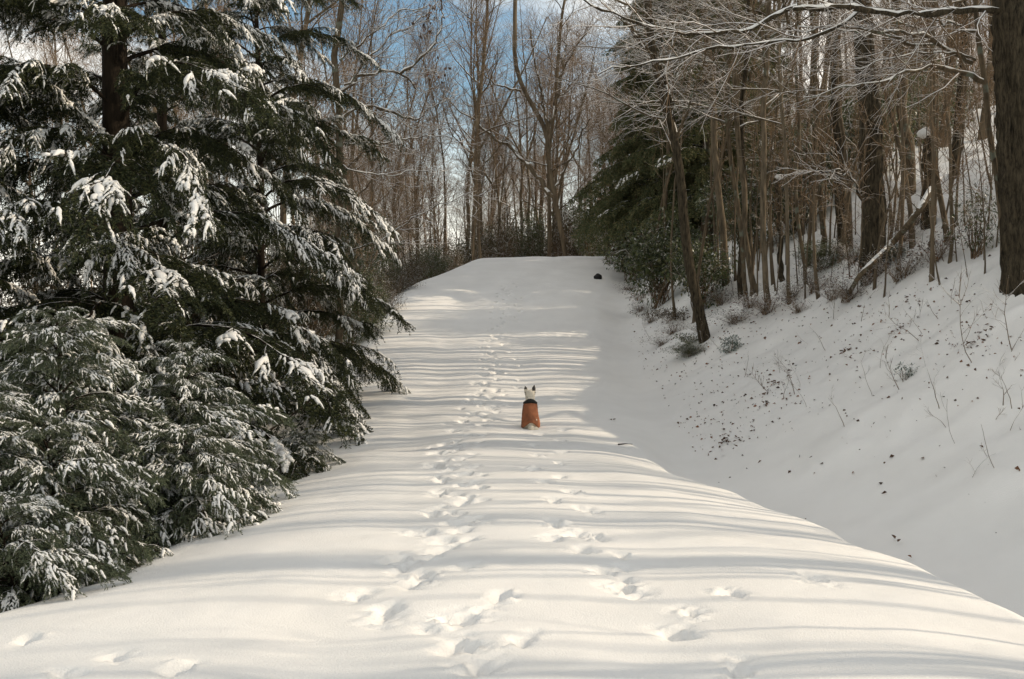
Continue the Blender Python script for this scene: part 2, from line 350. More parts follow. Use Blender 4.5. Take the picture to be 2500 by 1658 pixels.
# ------------------------------------------------------------------ conifer boughs
def make_bough(seed, Lb, droop, rise, n_sub, sub_len, br_step, br_len, f_len, needle_len, needle_w, snow_w, cover, start=0.22, dens=5.0, mask_f=2.2):
    """one bough along +X: limb, side limbs, hanging branchlets with needles, clumped snow; returns wood, needles, snow meshes"""
    rng = np.random.default_rng(seed); wood, need, snow = MB(), MB(), MB()
    t = np.linspace(0, 1, 12)
    ax = np.stack([t*Lb, 0.07*Lb*np.sin(t*3+rng.uniform(0, 6))*t, Lb*(rise*t-droop*t**2.2)+0.012*Lb*rng.normal(size=12)*t], -1)
    R0 = np.interp(t, [0, 1], [0.014*Lb**0.8, 0.003]); wood.tube(ax, R0, 5)
    subs = [(ax, start, 1.0)]
    for i in range(n_sub):
        s = start*0.8+(0.93-start*0.8)*(i+rng.uniform(.0, .9))/n_sub; p, d = at(ax, s)
        yaw = (1 if i % 2 else -1)*rng.uniform(.45, .95); l = sub_len*Lb*(1-s*0.72)*rng.uniform(.6, 1.2)
        dh = unit([d[0]*math.cos(yaw)-d[1]*math.sin(yaw), d[0]*math.sin(yaw)+d[1]*math.cos(yaw), d[2]*.8+rng.uniform(-.05, .3)])
        tt = np.linspace(0, 1, 7); C = p+dh*l*tt[:, None]; C[:, 2] -= l*rng.uniform(.30, .6)*tt**2.1
        C[:, :2] += rng.normal(0, .015*l, (7, 2))
        wood.tube(C, np.linspace(.0045*Lb**.5+.001, .0015, 7), 3); subs.append((C, .08, .85))
    NP, ND, NW = [], [], []
    ox, oy, oz = rng.uniform(0, 90, 3)
    def needles(pts, fl):
        m = max(4, int(fl/needle_len*dens)); k = len(pts); u_ = rng.random(m)*(k-1); i0 = np.minimum(u_.astype(int), k-2); f = (u_-i0)[:, None]
        pp = pts[i0]*(1-f)+pts[i0+1]*f
        fdir = unit(pts[-1]-pts[0]); lat = unit(np.cross(fdir, [0, 0, 1.0])); sg = np.where(rng.random(m) < .5, -1, 1)[:, None]
        dv = fdir*rng.uniform(.4, 1.0, (m, 1))+lat*sg*rng.uniform(.2, 1.0, (m, 1))+rng.normal(0, .3, (m, 3)); dv /= np.linalg.norm(dv, axis=1)[:, None]
        wv = np.cross(dv, rng.normal(size=(m, 3))); wv /= np.linalg.norm(wv, axis=1)[:, None]
        NP.append(pp); ND.append(dv); NW.append(wv)
    def mask(p):
        return float(vn(np.array([p[0]*mask_f+ox]), np.array([p[1]*mask_f+oy]), oz)[0]*1.1+vn(np.array([p[0]*mask_f*3+ox]), np.array([p[1]*mask_f*3+oy]), 3.3)[0]*.3+.55*(p[0]/Lb-.5))
    for C, s0, wt in subs:
        Lc = np.linalg.norm(np.diff(C, axis=0), axis=1).sum(); nb = max(3, int(Lc*(1-s0)/br_step))
        for i in range(nb):
            s = s0+(1-s0)*(i+rng.uniform(0, 1))/nb; p0, d0 = at(C, min(s, .99))
            sd = 1 if i % 2 else -1; yaw = sd*rng.uniform(.25, 1.25); l = br_len*rng.uniform(.35, 1.2)*(1-.4*s)*wt
            dh = unit([d0[0]*math.cos(yaw)-d0[1]*math.sin(yaw), d0[0]*math.sin(yaw)+d0[1]*math.cos(yaw), d0[2]*.6+rng.uniform(-.35, .15)])
            tt = np.linspace(0, 1, 5); br = p0+dh*l*tt[:, None]; br[:, 2] -= l*rng.uniform(.25, .9)*tt**1.8
            wood.tube(br[::2], [.0022, .0016, .001], 3, cap=False); needles(br, l)
            mk = mask(br[2]); on = mk > .55-1.3*cover; up = 0.012
            if on:
                w = snow_w*rng.uniform(.55, 1.5)*min(1.3, .7+max(0, mk)); a0 = rng.uniform(0, .25); a1 = rng.uniform(.6, .98)
                ts = np.linspace(a0, a1, 6)*4; i0 = np.minimum(ts.astype(int), 3); f = (ts-i0)[:, None]; sp = br[i0]*(1-f)+br[i0+1]*f
                sp[:, 2] += w*.30; sp += rng.normal(0, w*.16, sp.shape)
                snow.tube(sp, w*np.array([.55, .95, 1.05, .95, .7, .3])*rng.uniform(.65, 1.3, 6), 6, flat=.6)
            nf = max(1, int(l/f_len*1.6))
            for f_ in range(nf):
                q = (f_+rng.uniform(.1, 1))/nf; fp, fd = at(br, min(q, .98)); ya = (1 if rng.random() < .5 else -1)*rng.uniform(.3, 1.2)
                fh = unit([fd[0]*math.cos(ya)-fd[1]*math.sin(ya), fd[0]*math.sin(ya)+fd[1]*math.cos(ya), fd[2]*.7-rng.uniform(0, .5)])
                fl = f_len*rng.uniform(.5, 1.3); tf = np.linspace(0, 1, 4); fpts = fp+fh*fl*tf[:, None]; fpts[:, 2] -= fl*rng.uniform(.1, .7)*tf**1.7
                needles(fpts, fl)
                if on and rng.random() < .7:
                    w = snow_w*rng.uniform(.3, .85); e = rng.uniform(.5, .9)
                    sp = fp+(fpts-fp)*e; sp = sp+rng.normal(0, w*.12, sp.shape); sp[:, 2] += w*.35
                    snow.tube(sp, w*np.array([.9, 1.0, .75, .3])*rng.uniform(.7, 1.25, 4), 5, flat=.65)
    NP, ND, NW = map(np.vstack, (NP, ND, NW))
    v, q = cards(NP, ND, NW, needle_len*rng.uniform(.6, 1.25, len(NP)), needle_w, rng)
    need.add(v, q)
    return wood.mesh('bough', M['hemlock_bark']), need.mesh('needles', M['needle'], False), (snow.mesh('snow', M['bough_snow']) if snow.V else None)
def at(P, s):
    k = s*(len(P)-1); i = min(int(k), len(P)-2); f = k-i
    return P[i]*(1-f)+P[i+1]*f, unit(P[i+1]-P[i])
HB = [make_bough(s, 3.0, dr, ri, 13, .44, .040, .30, .13, .05, .0070, .0235, cv, .2, 8.0, 2.0) for s, dr, ri, cv in
      ((1, .78, .48, .62), (2, .92, .52, .48), (3, .85, .40, .70), (4, .7, .42, .30), (5, .98, .50, .62))]
def conifer(name, x, y, label, group, H, r0, zs, nb, lmax, ltip, seed, variants, trunk_mat, lean=(0, 0), yaw_bias=None, sc_rand=(.75, 1.15), bottom=0.0, needle_mat=None, snow_p=1.0, elev=0.0):
    rng = random.Random(seed); z0 = gz(x, y)-0.05
    t = empty(name, (x, y, z0), label, 'tree', group)
    mb = MB(); k = 14; tt = np.linspace(0, 1, k)
    nr = np.random.default_rng(seed)
    P = np.stack([lean[0]*tt+0.04*H*0.1*nr.normal(size=k)*tt, lean[1]*tt, H*tt], -1)
    mb.tube(P, r0*(1-tt*0.93)*(1+0.35*np.exp(-tt*H/0.35)), 12); mb.obj('trunk', trunk_mat, t)
    az = rng.uniform(0, 6.28)
    for i in range(nb):
        f = (i+0.5)/nb; h = zs+(H*0.97-zs)*f**1.0
        frac = (h-zs)/(H-zs)
        Lx = (lmax+(ltip-lmax)*frac**0.85)*rng.uniform(*sc_rand)
        az += 2.399963+rng.uniform(-.5, .5)
        w, n_, s_ = variants[rng.randrange(len(variants))]
        o = link('bough', w, t); q = np.array([np.interp(h, P[:, 2], P[:, c]) for c in range(3)])
        o.location = q; sc = Lx/3.0 if Lx/3.0 > 0.02 else 0.02
        o.scale = (sc, sc*rng.uniform(.85, 1.15), sc*rng.uniform(.8, 1.1))
        o.rotation_euler = (rng.uniform(-.25, .25), -(elev+0.5*frac+rng.uniform(-.15, .15)), az)
        c = link('needles', n_, o)
        if s_ is not None and rng.random() < snow_p: link('snow', s_, o)
    return t

conifer('hemlock_tree', *unproj(121, 400, 12.4)[:2], 'tall dark hemlock with the thickest trunk at left, snow clumps on its drooping boughs', None, 15, 0.23, 0.8, 104, 3.5, 0.5, 11, HB, M['hemlock_bark'], elev=0.10)
conifer('hemlock_tree', *unproj(262, 400, 16.5)[:2], 'snowy hemlock behind the big left hemlock, its bough tips hanging over the road edge', None, 13, 0.07, 0.7, 104, 2.8, 0.5, 12, HB, M['hemlock_bark'], elev=0.05)
conifer('hemlock_tree', -7.0, 11.0, 'dark snowy hemlock at the left edge of the photo', None, 14, 0.2, .8, 90, 3.0, 0.5, 13, HB, M['hemlock_bark'], elev=0.1)
conifer('hemlock_tree', -6.6, 19.0, 'hemlock deep in shade behind the left hemlocks', None, 12, 0.16, 0.6, 80, 2.8, 0.5, 14, HB, M['hemlock_bark'], elev=0.1)

# young evergreens dusted with snow in the left foreground
YB = [make_bough(s, 1.1, dr, ri, 8, .48, .034, .17, .085, .040, .0040, .0135, cv, .12, 8.0, 4.0) for s, dr, ri, cv in
      ((21, .85, .40, .26), (22, 1.0, .45, .42), (23, .75, .30, .2))]
YB = [(w, n_, s_) for w, n_, s_ in YB]
for w, n_, s_ in YB: n_.materials[0] = M['needle_pale']
def young(x, y, H, lmax, nb, seed, label, lean=(0, 0)):
    rng = random.Random(seed); z0 = gz(x, y)-0.03
    t = empty('young_hemlock', (x, y, z0), label, 'young tree', 'snow dusted young evergreens in the left foreground')
    mb = MB(); tt = np.linspace(0, 1, 8)
    P = np.stack([lean[0]*tt**1.3, lean[1]*tt**1.3, H*tt], -1)
    mb.tube(P, 0.022*H*(1-tt*0.9)*0.6, 7); mb.obj('trunk', M['hemlock_bark'], t)
    az = 0
    for i in range(nb):
        f = (i+0.5)/nb; h = 0.08+(H*0.98-0.08)*f
        Lx = (lmax*(1-f)**0.62+0.14)*rng.uniform(.7, 1.15); az += 2.4+rng.uniform(-.4, .4)
        w, n_, s_ = YB[rng.randrange(3)]
        o = link('bough', w, t); o.location = [np.interp(h, P[:, 2], P[:, c]) for c in range(3)]
        sc = Lx/1.1; o.scale = (sc, sc, sc); o.rotation_euler = (rng.uniform(-.3, .3), -(0.15+0.5*f+rng.uniform(-.2, .2)), az)
        link('needles', n_, o); link('snow', s_, o)
    return t
YS = [(-3.75, 8.3, 2.15, 1.25, 62, 'largest snow dusted young evergreen at the left edge'), (-3.15, 9.4, 1.75, 1.15, 54, 'young evergreen with a drooping snowy top under the big hemlock'),
      (-3.2, 7.1, 1.25, 1.05, 50, 'bushy young evergreen at the front of the left thicket'), (-2.75, 8.4, 0.95, 0.95, 44, 'low spreading young evergreen reaching onto the road edge'),
      (-4.5, 9.8, 2.2, 1.1, 46, 'young evergreen with an upright snowy leader at far left'), (-3.1, 6.2, 0.75, 0.62, 34, 'nearest low young evergreen at the bottom left edge'),
      (-3.75, 7.0, 1.6, 1.0, 46, 'dense young evergreen cut by the left edge above the nearest one')]
for i, (x, y, H, l, nb, lb) in enumerate(YS): young(x, y, H, l, nb, 40+i, lb, (0.12*math.sin(i*2.1), -0.08))
young(*unproj(302, 420, 11.2)[:2], 0.42, 0.42, 26, 60, 'small dark evergreen on its own where the snow dips at the left road edge')

# ------------------------------------------------------------------ bare trees
def walk(p, d, L_, n, wig, trop, rng):
    P = [np.array(p, float)]; d = unit(d)
    for i in range(n):
        d = unit(d+rng.normal(0, wig, 3)+np.array([0, 0, trop])); P.append(P[-1]+d*L_/n)
    return np.array(P)
def at(P, s):
    k = s*(len(P)-1); i = min(int(k), len(P)-2); f = k-i
    return P[i]*(1-f)+P[i+1]*f, unit(P[i+1]-P[i])
SID = {0: 9, 1: 5, 2: 3, 3: 3, 4: 3}
def sprout(mbs, P, R, lev, maxlev, rng, prm, bias=None):
    """children along the limb P (radii R); mbs = [limb builder, twig builder]"""
    nchild = prm['n'][lev]; s0 = prm['s0'][lev]
    Ltot = np.linalg.norm(np.diff(P, axis=0), axis=1).sum(); az = rng.uniform(0, 6.28)
    for i in range(nchild):
        s = s0+(0.98-s0)*(i+rng.uniform(.1, .9))/nchild
        p, d = at(P, s); r = np.interp(s*(len(P)-1), np.arange(len(P)), R)
        az += 2.4+rng.normal(0, .4)
        ang = prm['ang'][lev]*rng.uniform(.7, 1.25)
        nd = perp_rot(d, ang, az)
        if bias is not None: nd = unit(nd+np.array(bias)*rng.uniform(.3, 1.0))
        l = prm['len'][lev]*rng.uniform(.55, 1.15)*(1-prm['tap'][lev]*(s-s0)/(1-s0+1e-6))
        rr = max(min(r*0.62, 0.011*l**1.05+0.001), prm['rmin'])
        nseg = {0: 7, 1: 5, 2: 3, 3: 2, 4: 2}[lev]
        C = walk(p, nd, l, nseg, prm['wig'][lev], prm['trop'][lev], rng)
        RR = np.linspace(rr, max(rr*0.25, prm['rmin']*0.7), nseg+1)
        mbs[0 if lev == 0 else 1].tube(C, RR, 5 if lev == 0 else 3, cap=False)
        if lev+1 <= maxlev: sprout(mbs, C, RR, lev+1, maxlev, rng, prm, None if bias is None else np.array(bias)*0.25)
FOREST = dict(n=[24, 8, 6, 3], s0=[.22, .2, .15, .2], ang=[1.0, .75, .65, .6], len=[4.2, 1.8, .9, .45], tap=[.5, .4, .4, .3], wig=[.15, .17, .17, .2], trop=[.045, .03, .02, .01], rmin=0.005)
TALL = dict(FOREST, n=[18, 7, 5, 3], s0=[.5, .2, .15, .2], ang=[.6, .6, .6, .6], trop=[.14, .08, .05, .02], len=[3.2, 1.4, .8, .4])
SPREAD = dict(FOREST, n=[16, 8, 5, 3], s0=[.28, .15, .1, .2], ang=[1.15, .7, .6, .6], len=[2.9, 1.2, .6, .3], trop=[.0, .01, .0, .0], wig=[.12, .13, .15, .2], rmin=0.0032)
def bare_variant(seed, H, r0, prm, maxlev=2, fork=False, sweep=0.03):
    rng = np.random.default_rng(seed); tr, tw = MB(), MB()
    k = 13; P = walk((0, 0, 0), (rng.normal(0, .09), rng.normal(0, .09), 1), H, k-1, sweep*2, 0.06, rng)
    tt = np.linspace(0, 1, k); R = r0*(1-0.88*tt**0.9)*(1+0.4*np.exp(-tt*H/0.3))
    tr.tube(P, R, 8); sprout([tr, tw], P, R, 0, maxlev, rng, prm)
    if fork:
        p, d = at(P, 0.42); C = walk(p, unit(d+np.array([rng.normal(0, .5), rng.normal(0, .5), 0])), H*0.5, 8, .05, .06, rng)
        RR = np.linspace(r0*.6, .02, 9); tr.tube(C, RR, 6, cap=False); sprout([tr, tw], C, RR, 0, maxlev, rng, dict(prm, n=[12]+prm['n'][1:]))
    return tr.mesh('trunk', M['bark_far']), tw.mesh('branches', M['twig_far'])
BT = [bare_variant(100+i, H, r, prm, 3 if i < 6 else 2, fk) for i, (H, r, prm, fk) in enumerate([
    (15, .10, FOREST, False), (13, .075, FOREST, True), (16, .115, FOREST, True), (12, .06, FOREST, False), (14, .085, TALL, False),
    (18, .145, TALL, False), (17, .11, TALL, True), (11, .05, TALL, False)])]
OPEN = dict(FOREST, n=[13, 5, 3], s0=[.45, .25, .2], len=[2.8, 1.1, .5], rmin=.004)
BO = [bare_variant(130+i, H, r, OPEN if i in (0, 1, 3) else dict(OPEN, n=[10, 4, 2]), 2 if i in (0, 1, 3) else 1, fk) for i, (H, r, fk) in enumerate([(15, .11, False), (17, .13, True), (12, .06, False), (16, .10, False), (11, .045, False)])]
BT += BO
# thin saplings for the understorey
SAP = [bare_variant(150+i, H, r, dict(FOREST, n=[10, 5, 3], s0=[.25, .2, .2], len=[1.2, .55, .3], ang=[.6, .6, .6]), 2, False, .018) for i, (H, r) in enumerate([(5, .016), (6.5, .020), (4, .012)])]
def place_bare(var, x, y, label, group, rz, sc, cat='tree', name='bare_tree', z=None):
    t = empty(name, (x, y, gz(x, y)-0.04-.15*sc if z is None else z), label, cat, group, rz, sc)
    link('trunk', var[0], t); link('branches', var[1], t)
    return t

# hand-placed trees: trunk follows the picture's line, turned into a path in the place
def px_path(pts, y, dy=0.0):
    n = len(pts); return np.array([unproj(u, v, y+dy*i/(n-1)) for i, (u, v) in enumerate(pts)])
def dense(P, n):
    s = np.r_[0, np.cumsum(np.linalg.norm(np.diff(P, axis=0), axis=1))]; t = np.linspace(0, s[-1], n)
    Q = np.stack([np.interp(t, s, P[:, k]) for k in range(3)], -1)
    for _ in range(2): Q[1:-1] = (Q[:-2]+2*Q[1:-1]+Q[2:])/4
    return Q
def ridged_trunk(P, R, sides, seed, amp=0.05, flare=0.4):
    mb = MB(); L_ = np.linalg.norm(np.diff(P, axis=0), axis=1).sum(); n = max(8, int(L_/0.05))
    Q = dense(P, n); s = np.linspace(0, L_, n); R = np.interp(s/L_, np.linspace(0, 1, len(R)), R)
    a = np.linspace(0, 2*math.pi, sides, endpoint=False)
    A, Z = np.meshgrid(a, s)
    k = max(6, int(R[0]*70))
    rid = np.abs(fbm(np.cos(A)*k/3.0+seed+.25*vn(Z*2, A*0), np.sin(A)*k/3.0, Z*2.6, 3))
    fl = 1+flare*np.exp(-Z/0.28)*(0.75+0.5*np.cos(A*4+seed)*0.6)
    rr = R[:, None]*fl*(1-amp+amp*2*rid)
    T = np.gradient(Q, axis=0); T /= np.linalg.norm(T, axis=1)[:, None]
    b = np.cross(np.array([[0, 1.0, 0]]), T); b /= np.linalg.norm(b, axis=1)[:, None]; u = np.cross(T, b)
    v = Q[:, None]+rr[..., None]*(np.cos(A)[..., None]*b[:, None]+np.sin(A)[..., None]*u[:, None])
    i = np.arange(n-1)[:, None]*sides; j = np.arange(sides)[None]; j2 = (j+1) % sides
    mb.add(v.reshape(-1, 3), np.stack([i+j, i+j2, i+sides+j2, i+sides+j], -1).reshape(-1, 4))
    return mb
def local(P, o): return P-np.asarray(o)[None]
def hand_tree(name, label, pts, w, seed, barkm, prm=None, maxlev=2, y=None, extend=6.0, limbs=(), ridged=False, bias=(-.5, 0, 0), cat='tree', flare=0.4, twigm='twig', wtop=None):
    """pts: (u,v) from base to top of view; w = width in px at base"""
    rng = np.random.default_rng(seed)
    g = ray(*pts[0]) if y is None else np.array([*unproj(pts[0][0], pts[0][1], y)[:2], 0])
    if y is None: y = g[1]
    base = unproj(pts[0][0], pts[0][1], y); base[2] = min(base[2], gz(base[0], base[1]))-0.06-.6*w/F*y/2
    P = px_path(pts, y); P[0] = base
    if extend:
        d = unit(P[-1]-P[-2]); d = unit(d+np.array([0, 0, .6])); E = walk(P[-1], d, extend, 5, .05, .1, rng)[1:]; P = np.vstack([P, E])
    w = w*.86 if w < 11 else w; r0 = w/F*y/2; r1 = (wtop or w*0.8)/F*y/2
    n = len(P); L_ = np.r_[0, np.cumsum(np.linalg.norm(np.diff(P, axis=0), axis=1))]; Lv = L_[len(pts)-1]
    t = empty(name, base, label, cat)
    Pl = local(dense(P, 26), base); Pl[1:] += np.array([vn(np.arange(25)*.55+seed*3+k*9, np.zeros(25)) for k in range(3)]).T*.0032*min(y, 22)*np.array([1, .6, .2]); tt = np.linspace(0, L_[-1], 26)
    R = np.interp(tt, [0, Lv, L_[-1]], [r0, r1, r1*0.3 if extend else r1]); flare = flare if w > 12 else .25
    if ridged: ridged_trunk(Pl, R, 96 if w > 40 else 40, seed, 0.085 if w > 40 else .08, flare).obj('trunk', barkm, t)
    else:
        mb = MB(); mb.tube(Pl, R*(1+flare*np.exp(-tt/0.2)), 10); mb.obj('trunk', barkm, t)
    # limbs drawn by hand
    for (lp, w0, w1, dy) in limbs:
        Q = local(dense(px_path(lp, y, dy), 22), base); Q[1:] += (np.array([vn(np.arange(21)*.8+seed*3+k*9, np.arange(21)*0+w0*7) for k in range(3)]).T)*.0035*y*np.array([.6, .6, 1]); RR = np.linspace(w0/F*y/2, w1/F*y/2, 22)*(1+.18*rng.normal(size=22))
        lm, tw = MB(), MB(); lm.tube(Q, RR, 7)
        sn = MB(); top = Q.copy(); top[:, 2] += RR*0.55; sn.tube(top, RR*(0.55+0.5*rng.random(22))+.003, 6, flat=0.7)
        sprout([tw, tw], Q, RR, 1, 2, rng, dict(SPREAD, n=[0, 15, 6], len=[0, 1.3, .5], s0=[0, .1, .1], trop=[0, .03, .02], tap=[0, .4, .4], rmin=0.0035 if y < 15 else 0.006))
        o = lm.obj('branch', barkm, t); tw.obj('twigs', M[twigm], o); sn.obj('snow', M['bough_snow'], o)
    if prm:
        lm, tw = MB(), MB()
        sprout([lm, tw], Pl, R, 0, maxlev, rng, prm, bias)
        lm.obj('branches', M['bark'], t); tw.obj('twigs', M[twigm], t)
    return t, base, y

EDGE = dict(SPREAD, n=[20, 8, 5], rmin=0.0035)
hand_tree('oak_tree', 'massive dark ridged trunk at the right edge, thickest tree in the photo', [(1046, 303), (1038, 200), (1032, 100), (1027, 0)], 74, 1, M['bark_dark'], None, y=12.6, ridged=True, extend=8, flare=0.12, limbs=[
    ([(1010, 14), (960, 11), (905, 12), (858, 8), (818, 9), (795, 6)], 7, 4.5, -0.6),
    ([(860, 9), (835, 30), (800, 42), (757, 45), (715, 48), (680, 57), (640, 63), (600, 72)], 4.5, 1.2, -0.8),
    ([(795, 6), (780, 10), (757, 28), (735, 35), (690, 35), (650, 28), (620, 14), (590, 4), (570, -8)], 4.5, 2, -0.8)])
hand_tree('leaning_tree', 'mossy trunk leaning left over the bank, its foot lowest of the bank trees', [(706, 339), (700, 300), (688, 255), (684, 215), (678, 160), (668, 120), (657, 80), (650, 40), (646, 0)], 11, 2, M['bark_dark'], dict(EDGE, n=[22, 8, 5]), limbs=[
    ([(676, 135), (668, 95), (660, 62), (640, 40), (625, 20)], 6, 3, 0.2)], wtop=7)
hand_tree('slender_tree', 'pale tan straight trunk just right of the leaning trunk', [(726, 284), (722, 240), (716, 170), (711, 100), (708, 40), (706, 0)], 8.5, 3, M['bark_pale'], EDGE)
hand_tree('slender_tree', 'thin dark trunk with a curved foot right of the pale tan trunk', [(747, 302), (742, 260), (737, 205), (732, 160), (728, 90), (724, 0)], 5.5, 4, M['bark'], EDGE)
hand_tree('slender_tree', 'grey trunk behind the thin dark one with the curved foot', [(756, 292), (750, 250), (743, 200), (741, 140), (733, 60), (727, 0)], 7, 5, M['bark_pale'], EDGE)
hand_tree('slender_tree', 'pale grey trunk bending at its foot in the middle of the bank trees', [(769, 306), (768, 270), (764, 230), (761, 170), (764, 90), (770, 0)], 7, 6, M['bark_pale'], EDGE)
hand_tree('broken_tree', 'broken dark stub capped with snow between bank trees', [(781, 282), (780, 240), (779, 178)], 6.5, 7, M['bark_dark'], None, extend=0)
hand_tree('slender_tree', 'very thin grey stem in front of the snowy slope, straight', [(790, 304), (789, 270), (786, 200), (782, 100), (778, 0)], 4.5, 8, M['bark_pale'], SPREAD)
hand_tree('slender_tree', 'thin brown trunk left of the two big bank trunks', [(806, 284), (800, 240), (796, 190), (800, 100), (790, 30), (786, 0)], 4.5, 9, M['bark'], EDGE)
hand_tree('big_tree', 'dark trunk farther left of the two big bank trunks', [(844, 249), (840, 180), (838, 90), (834, 0)], 13, 10, M['bark_dark'], TALL, ridged=True)
hand_tree('big_tree', 'big dark trunk with bushy foot in the middle of the right bank', [(876, 274), (874, 200), (871, 110), (866, 50), (862, 0)], 25, 11, M['bark_dark'], TALL, ridged=True, wtop=18, limbs=[
    ([(866, 205), (856, 185), (843, 172), (815, 168)], 3, 1.2, -0.3)])
hand_tree('snag_tree', 'snapped dark trunk with a cap of snow on its top', [(930, 226), (930, 200), (928, 165), (927, 134)], 14, 12, M['bark_dark'], None, extend=0, ridged=True)
hand_tree('slender_tree', 'dark leaning stem right of the snapped trunk', [(948, 243), (941, 190), (936, 150), (932, 100), (930, 0)], 6.5, 13, M['bark'], EDGE)
hand_tree('slender_tree', 'thin pale stem right beside the dark leaning one', [(949, 264), (951, 225), (948, 170), (946, 100), (948, 0)], 4, 14, M['bark_pale'], SPREAD)
hand_tree('big_tree', 'dark trunk highest on the slope at right with bright snow beside it', [(955, 178), (958, 110), (962, 50), (964, 0)], 10, 15, M['bark_dark'], TALL, ridged=True)
hand_tree('slender_tree', 'brown trunk behind and left of the snapped trunk', [(909, 196), (906, 130), (902, 60), (898, 0)], 11, 16, M['bark'], TALL)
hand_tree('branching_tree', 'forked tree close against the massive right trunk with snowy branches reaching left', [(1004, 260), (1000, 176), (988, 110), (982, 60), (979, 35), (974, 0)], 7, 17, M['bark'], None, y=13.5, limbs=[
    ([(984, 82), (975, 78), (958, 70), (945, 66), (920, 68), (908, 72), (880, 82), (842, 88), (805, 95)], 5, 1.2, -0.7),
    ([(972, 63), (955, 55), (935, 40), (920, 33), (890, 32), (850, 28), (800, 24)], 5, 1.2, -0.7),
    ([(938, 42), (915, 43), (892, 38), (855, 32), (825, 30), (790, 28)], 3, 1, -0.6),
    ([(975, 60), (950, 52), (915, 53), (880, 62), (850, 70)], 2.5, .8, -0.9),
    ([(977, 30), (955, 26), (930, 19), (912, 12)], 3, 1, -0.4)])
hand_tree('slender_tree', 'tall thin trunk rising from behind the holly beside the road', [(668, 265), (664, 200), (668, 120), (672, 60), (668, 0)], 4.5, 18, M['bark'], EDGE, y=29)
hand_tree('slender_tree', 'brown straight trunk behind the grey bank trunks', [(823, 232), (820, 150), (815, 60), (812, 0)], 6, 19, M['bark'], TALL, y=21)
hand_tree('slender_tree', 'dark trunk behind the pale tan trunk, half hidden by it', [(742, 262), (745, 180), (742, 90), (748, 0)], 6.5, 20, M['bark_dark'], TALL, y=22)

# trees left of the road and beyond the crest
hand_tree('arching_tree', 'bare tree behind the hemlock with long snowy limbs arching over the road', [(338, 300), (340, 200), (338, 120), (336, 60), (340, 0)], 9, 30, M['bark'], None, y=21, limbs=[
    ([(330, 98), (346, 88), (361, 75), (388, 69), (406, 75), (417, 88)], 4.5, 2, 0.8),
    ([(400, 74), (412, 64), (430, 53), (437, 38), (442, 20), (443, -10)], 3.2, 1, 0.5),
    ([(340, 118), (355, 110), (372, 106), (388, 110), (401, 117), (414, 121), (430, 110), (456, 97)], 3.4, .8, 1.0),
    ([(345, 144), (388, 143), (419, 135), (456, 137)], 2.2, .7, 1.0),
    ([(344, 85), (380, 45), (420, 20), (440, 0)], 2.6, .8, 1.0),
    ([(340, 60), (375, 30), (400, 12), (430, 4)], 2.4, .8, 0.5),
    ([(352, 250), (377, 242), (405, 226), (420, 214), (445, 205), (470, 190)], 1.8, .6, -1),
    ([(343, 165), (380, 175), (420, 172), (460, 168)], 1.6, .5, 1.0)], bias=(.5, 0, .1))
hand_tree('oak_tree', 'forked tree at the crest with a pale snow lined limb reaching up left', [(566, 262), (562, 230), (553, 200), (549, 150), (548, 128), (534, 110), (521, 91), (515, 70), (516, 30), (514, 0)], 6, 31, M['bark_far'], None, y=46, twigm='twig_far', wtop=4, limbs=[
    ([(553, 197), (541, 180), (529, 166), (521, 155), (503, 143), (489, 134), (470, 115)], 5, 2, .5),
    ([(548, 128), (554, 113), (559, 90), (564, 55), (566, 20)], 4, 1.5, .5),
    ([(548, 135), (544, 110), (540, 79), (534, 62), (530, 30)], 3.5, 1.5, -.5),
    ([(555, 190), (566, 165), (580, 140), (590, 118)], 3, 1.2, -.5),
    ([(521, 91), (505, 88), (490, 80), (470, 60)], 2.2, 1, -.5)])
hand_tree('bare_tree', 'twin of the forked crest tree, a straight trunk touching its left side', [(551, 262), (549, 225), (547, 195), (553, 120), (560, 40)], 4.5, 32, M['bark_far'], FOREST, y=47, twigm='twig_far', bias=None)
hand_tree('bare_tree', 'straight trunk left of centre beyond the crest', [(474, 268), (474, 200), (477, 130), (483, 60)], 4.5, 33, M['bark_far'], FOREST, y=45, twigm='twig_far', bias=None)

# scattered woodland, each tree its own object, sharing a handful of shapes
R = random.Random(5)
placed = []
def ok(x, y, dmin):
    for a, b in placed:
        if (a-x)**2+(b-y)**2 < dmin*dmin: return False
    placed.append((x, y)); return True
def scatter(n, xr_, yr_, dmin, test, label, group, vs, scr, name='bare_tree'):
    k = 0; tries = 0
    while k < n and tries < n*40:
        tries += 1; x = R.uniform(*xr_); y = R.uniform(*yr_)
        if not test(x, y) or not ok(x, y, dmin): continue
        place_bare(vs[R.randrange(len(vs))], x, y, label, group, R.uniform(0, 6.28), R.uniform(*scr), name=name); k += 1
    return k
def uvx(x, y): return 512+F*x/y
ORD = ['nearest']+[w+' nearest' for w in 'second third fourth fifth sixth seventh eighth ninth tenth eleventh twelfth thirteenth fourteenth fifteenth sixteenth seventeenth eighteenth nineteenth twentieth'.split()]+['twenty-'+w+' nearest' for w in 'first second third fourth fifth sixth seventh eighth ninth'.split()]+['thirtieth nearest']
DESC = ['broad branching', 'twin stemmed', 'stout forked', 'slim branching', 'high crowned', 'tall thick', 'tall forked', 'small thin', 'open crowned', 'open crowned forked', 'slim open crowned', 'tall open crowned', 'small open crowned']
woods = []; upslope = []
_pb = place_bare
def place_bare(var, x, y, label, group, rz, sc, cat='tree', name='bare_tree', z=None):
    if group == 'upslope': upslope.append((var, x, y, rz, sc)); return None
    t = _pb(var, x, y, label, group, rz, sc, cat, name, z)
    if name == 'bare_tree': woods.append((t, BT.index(var), x, y, group))
    return t
scatter(152, (-16, 22), (43, 88), 1.1, lambda x, y: 300 < uvx(x, y) < 760, 'x', 'bare trees beyond the crest', BT, (.65, 1.1))
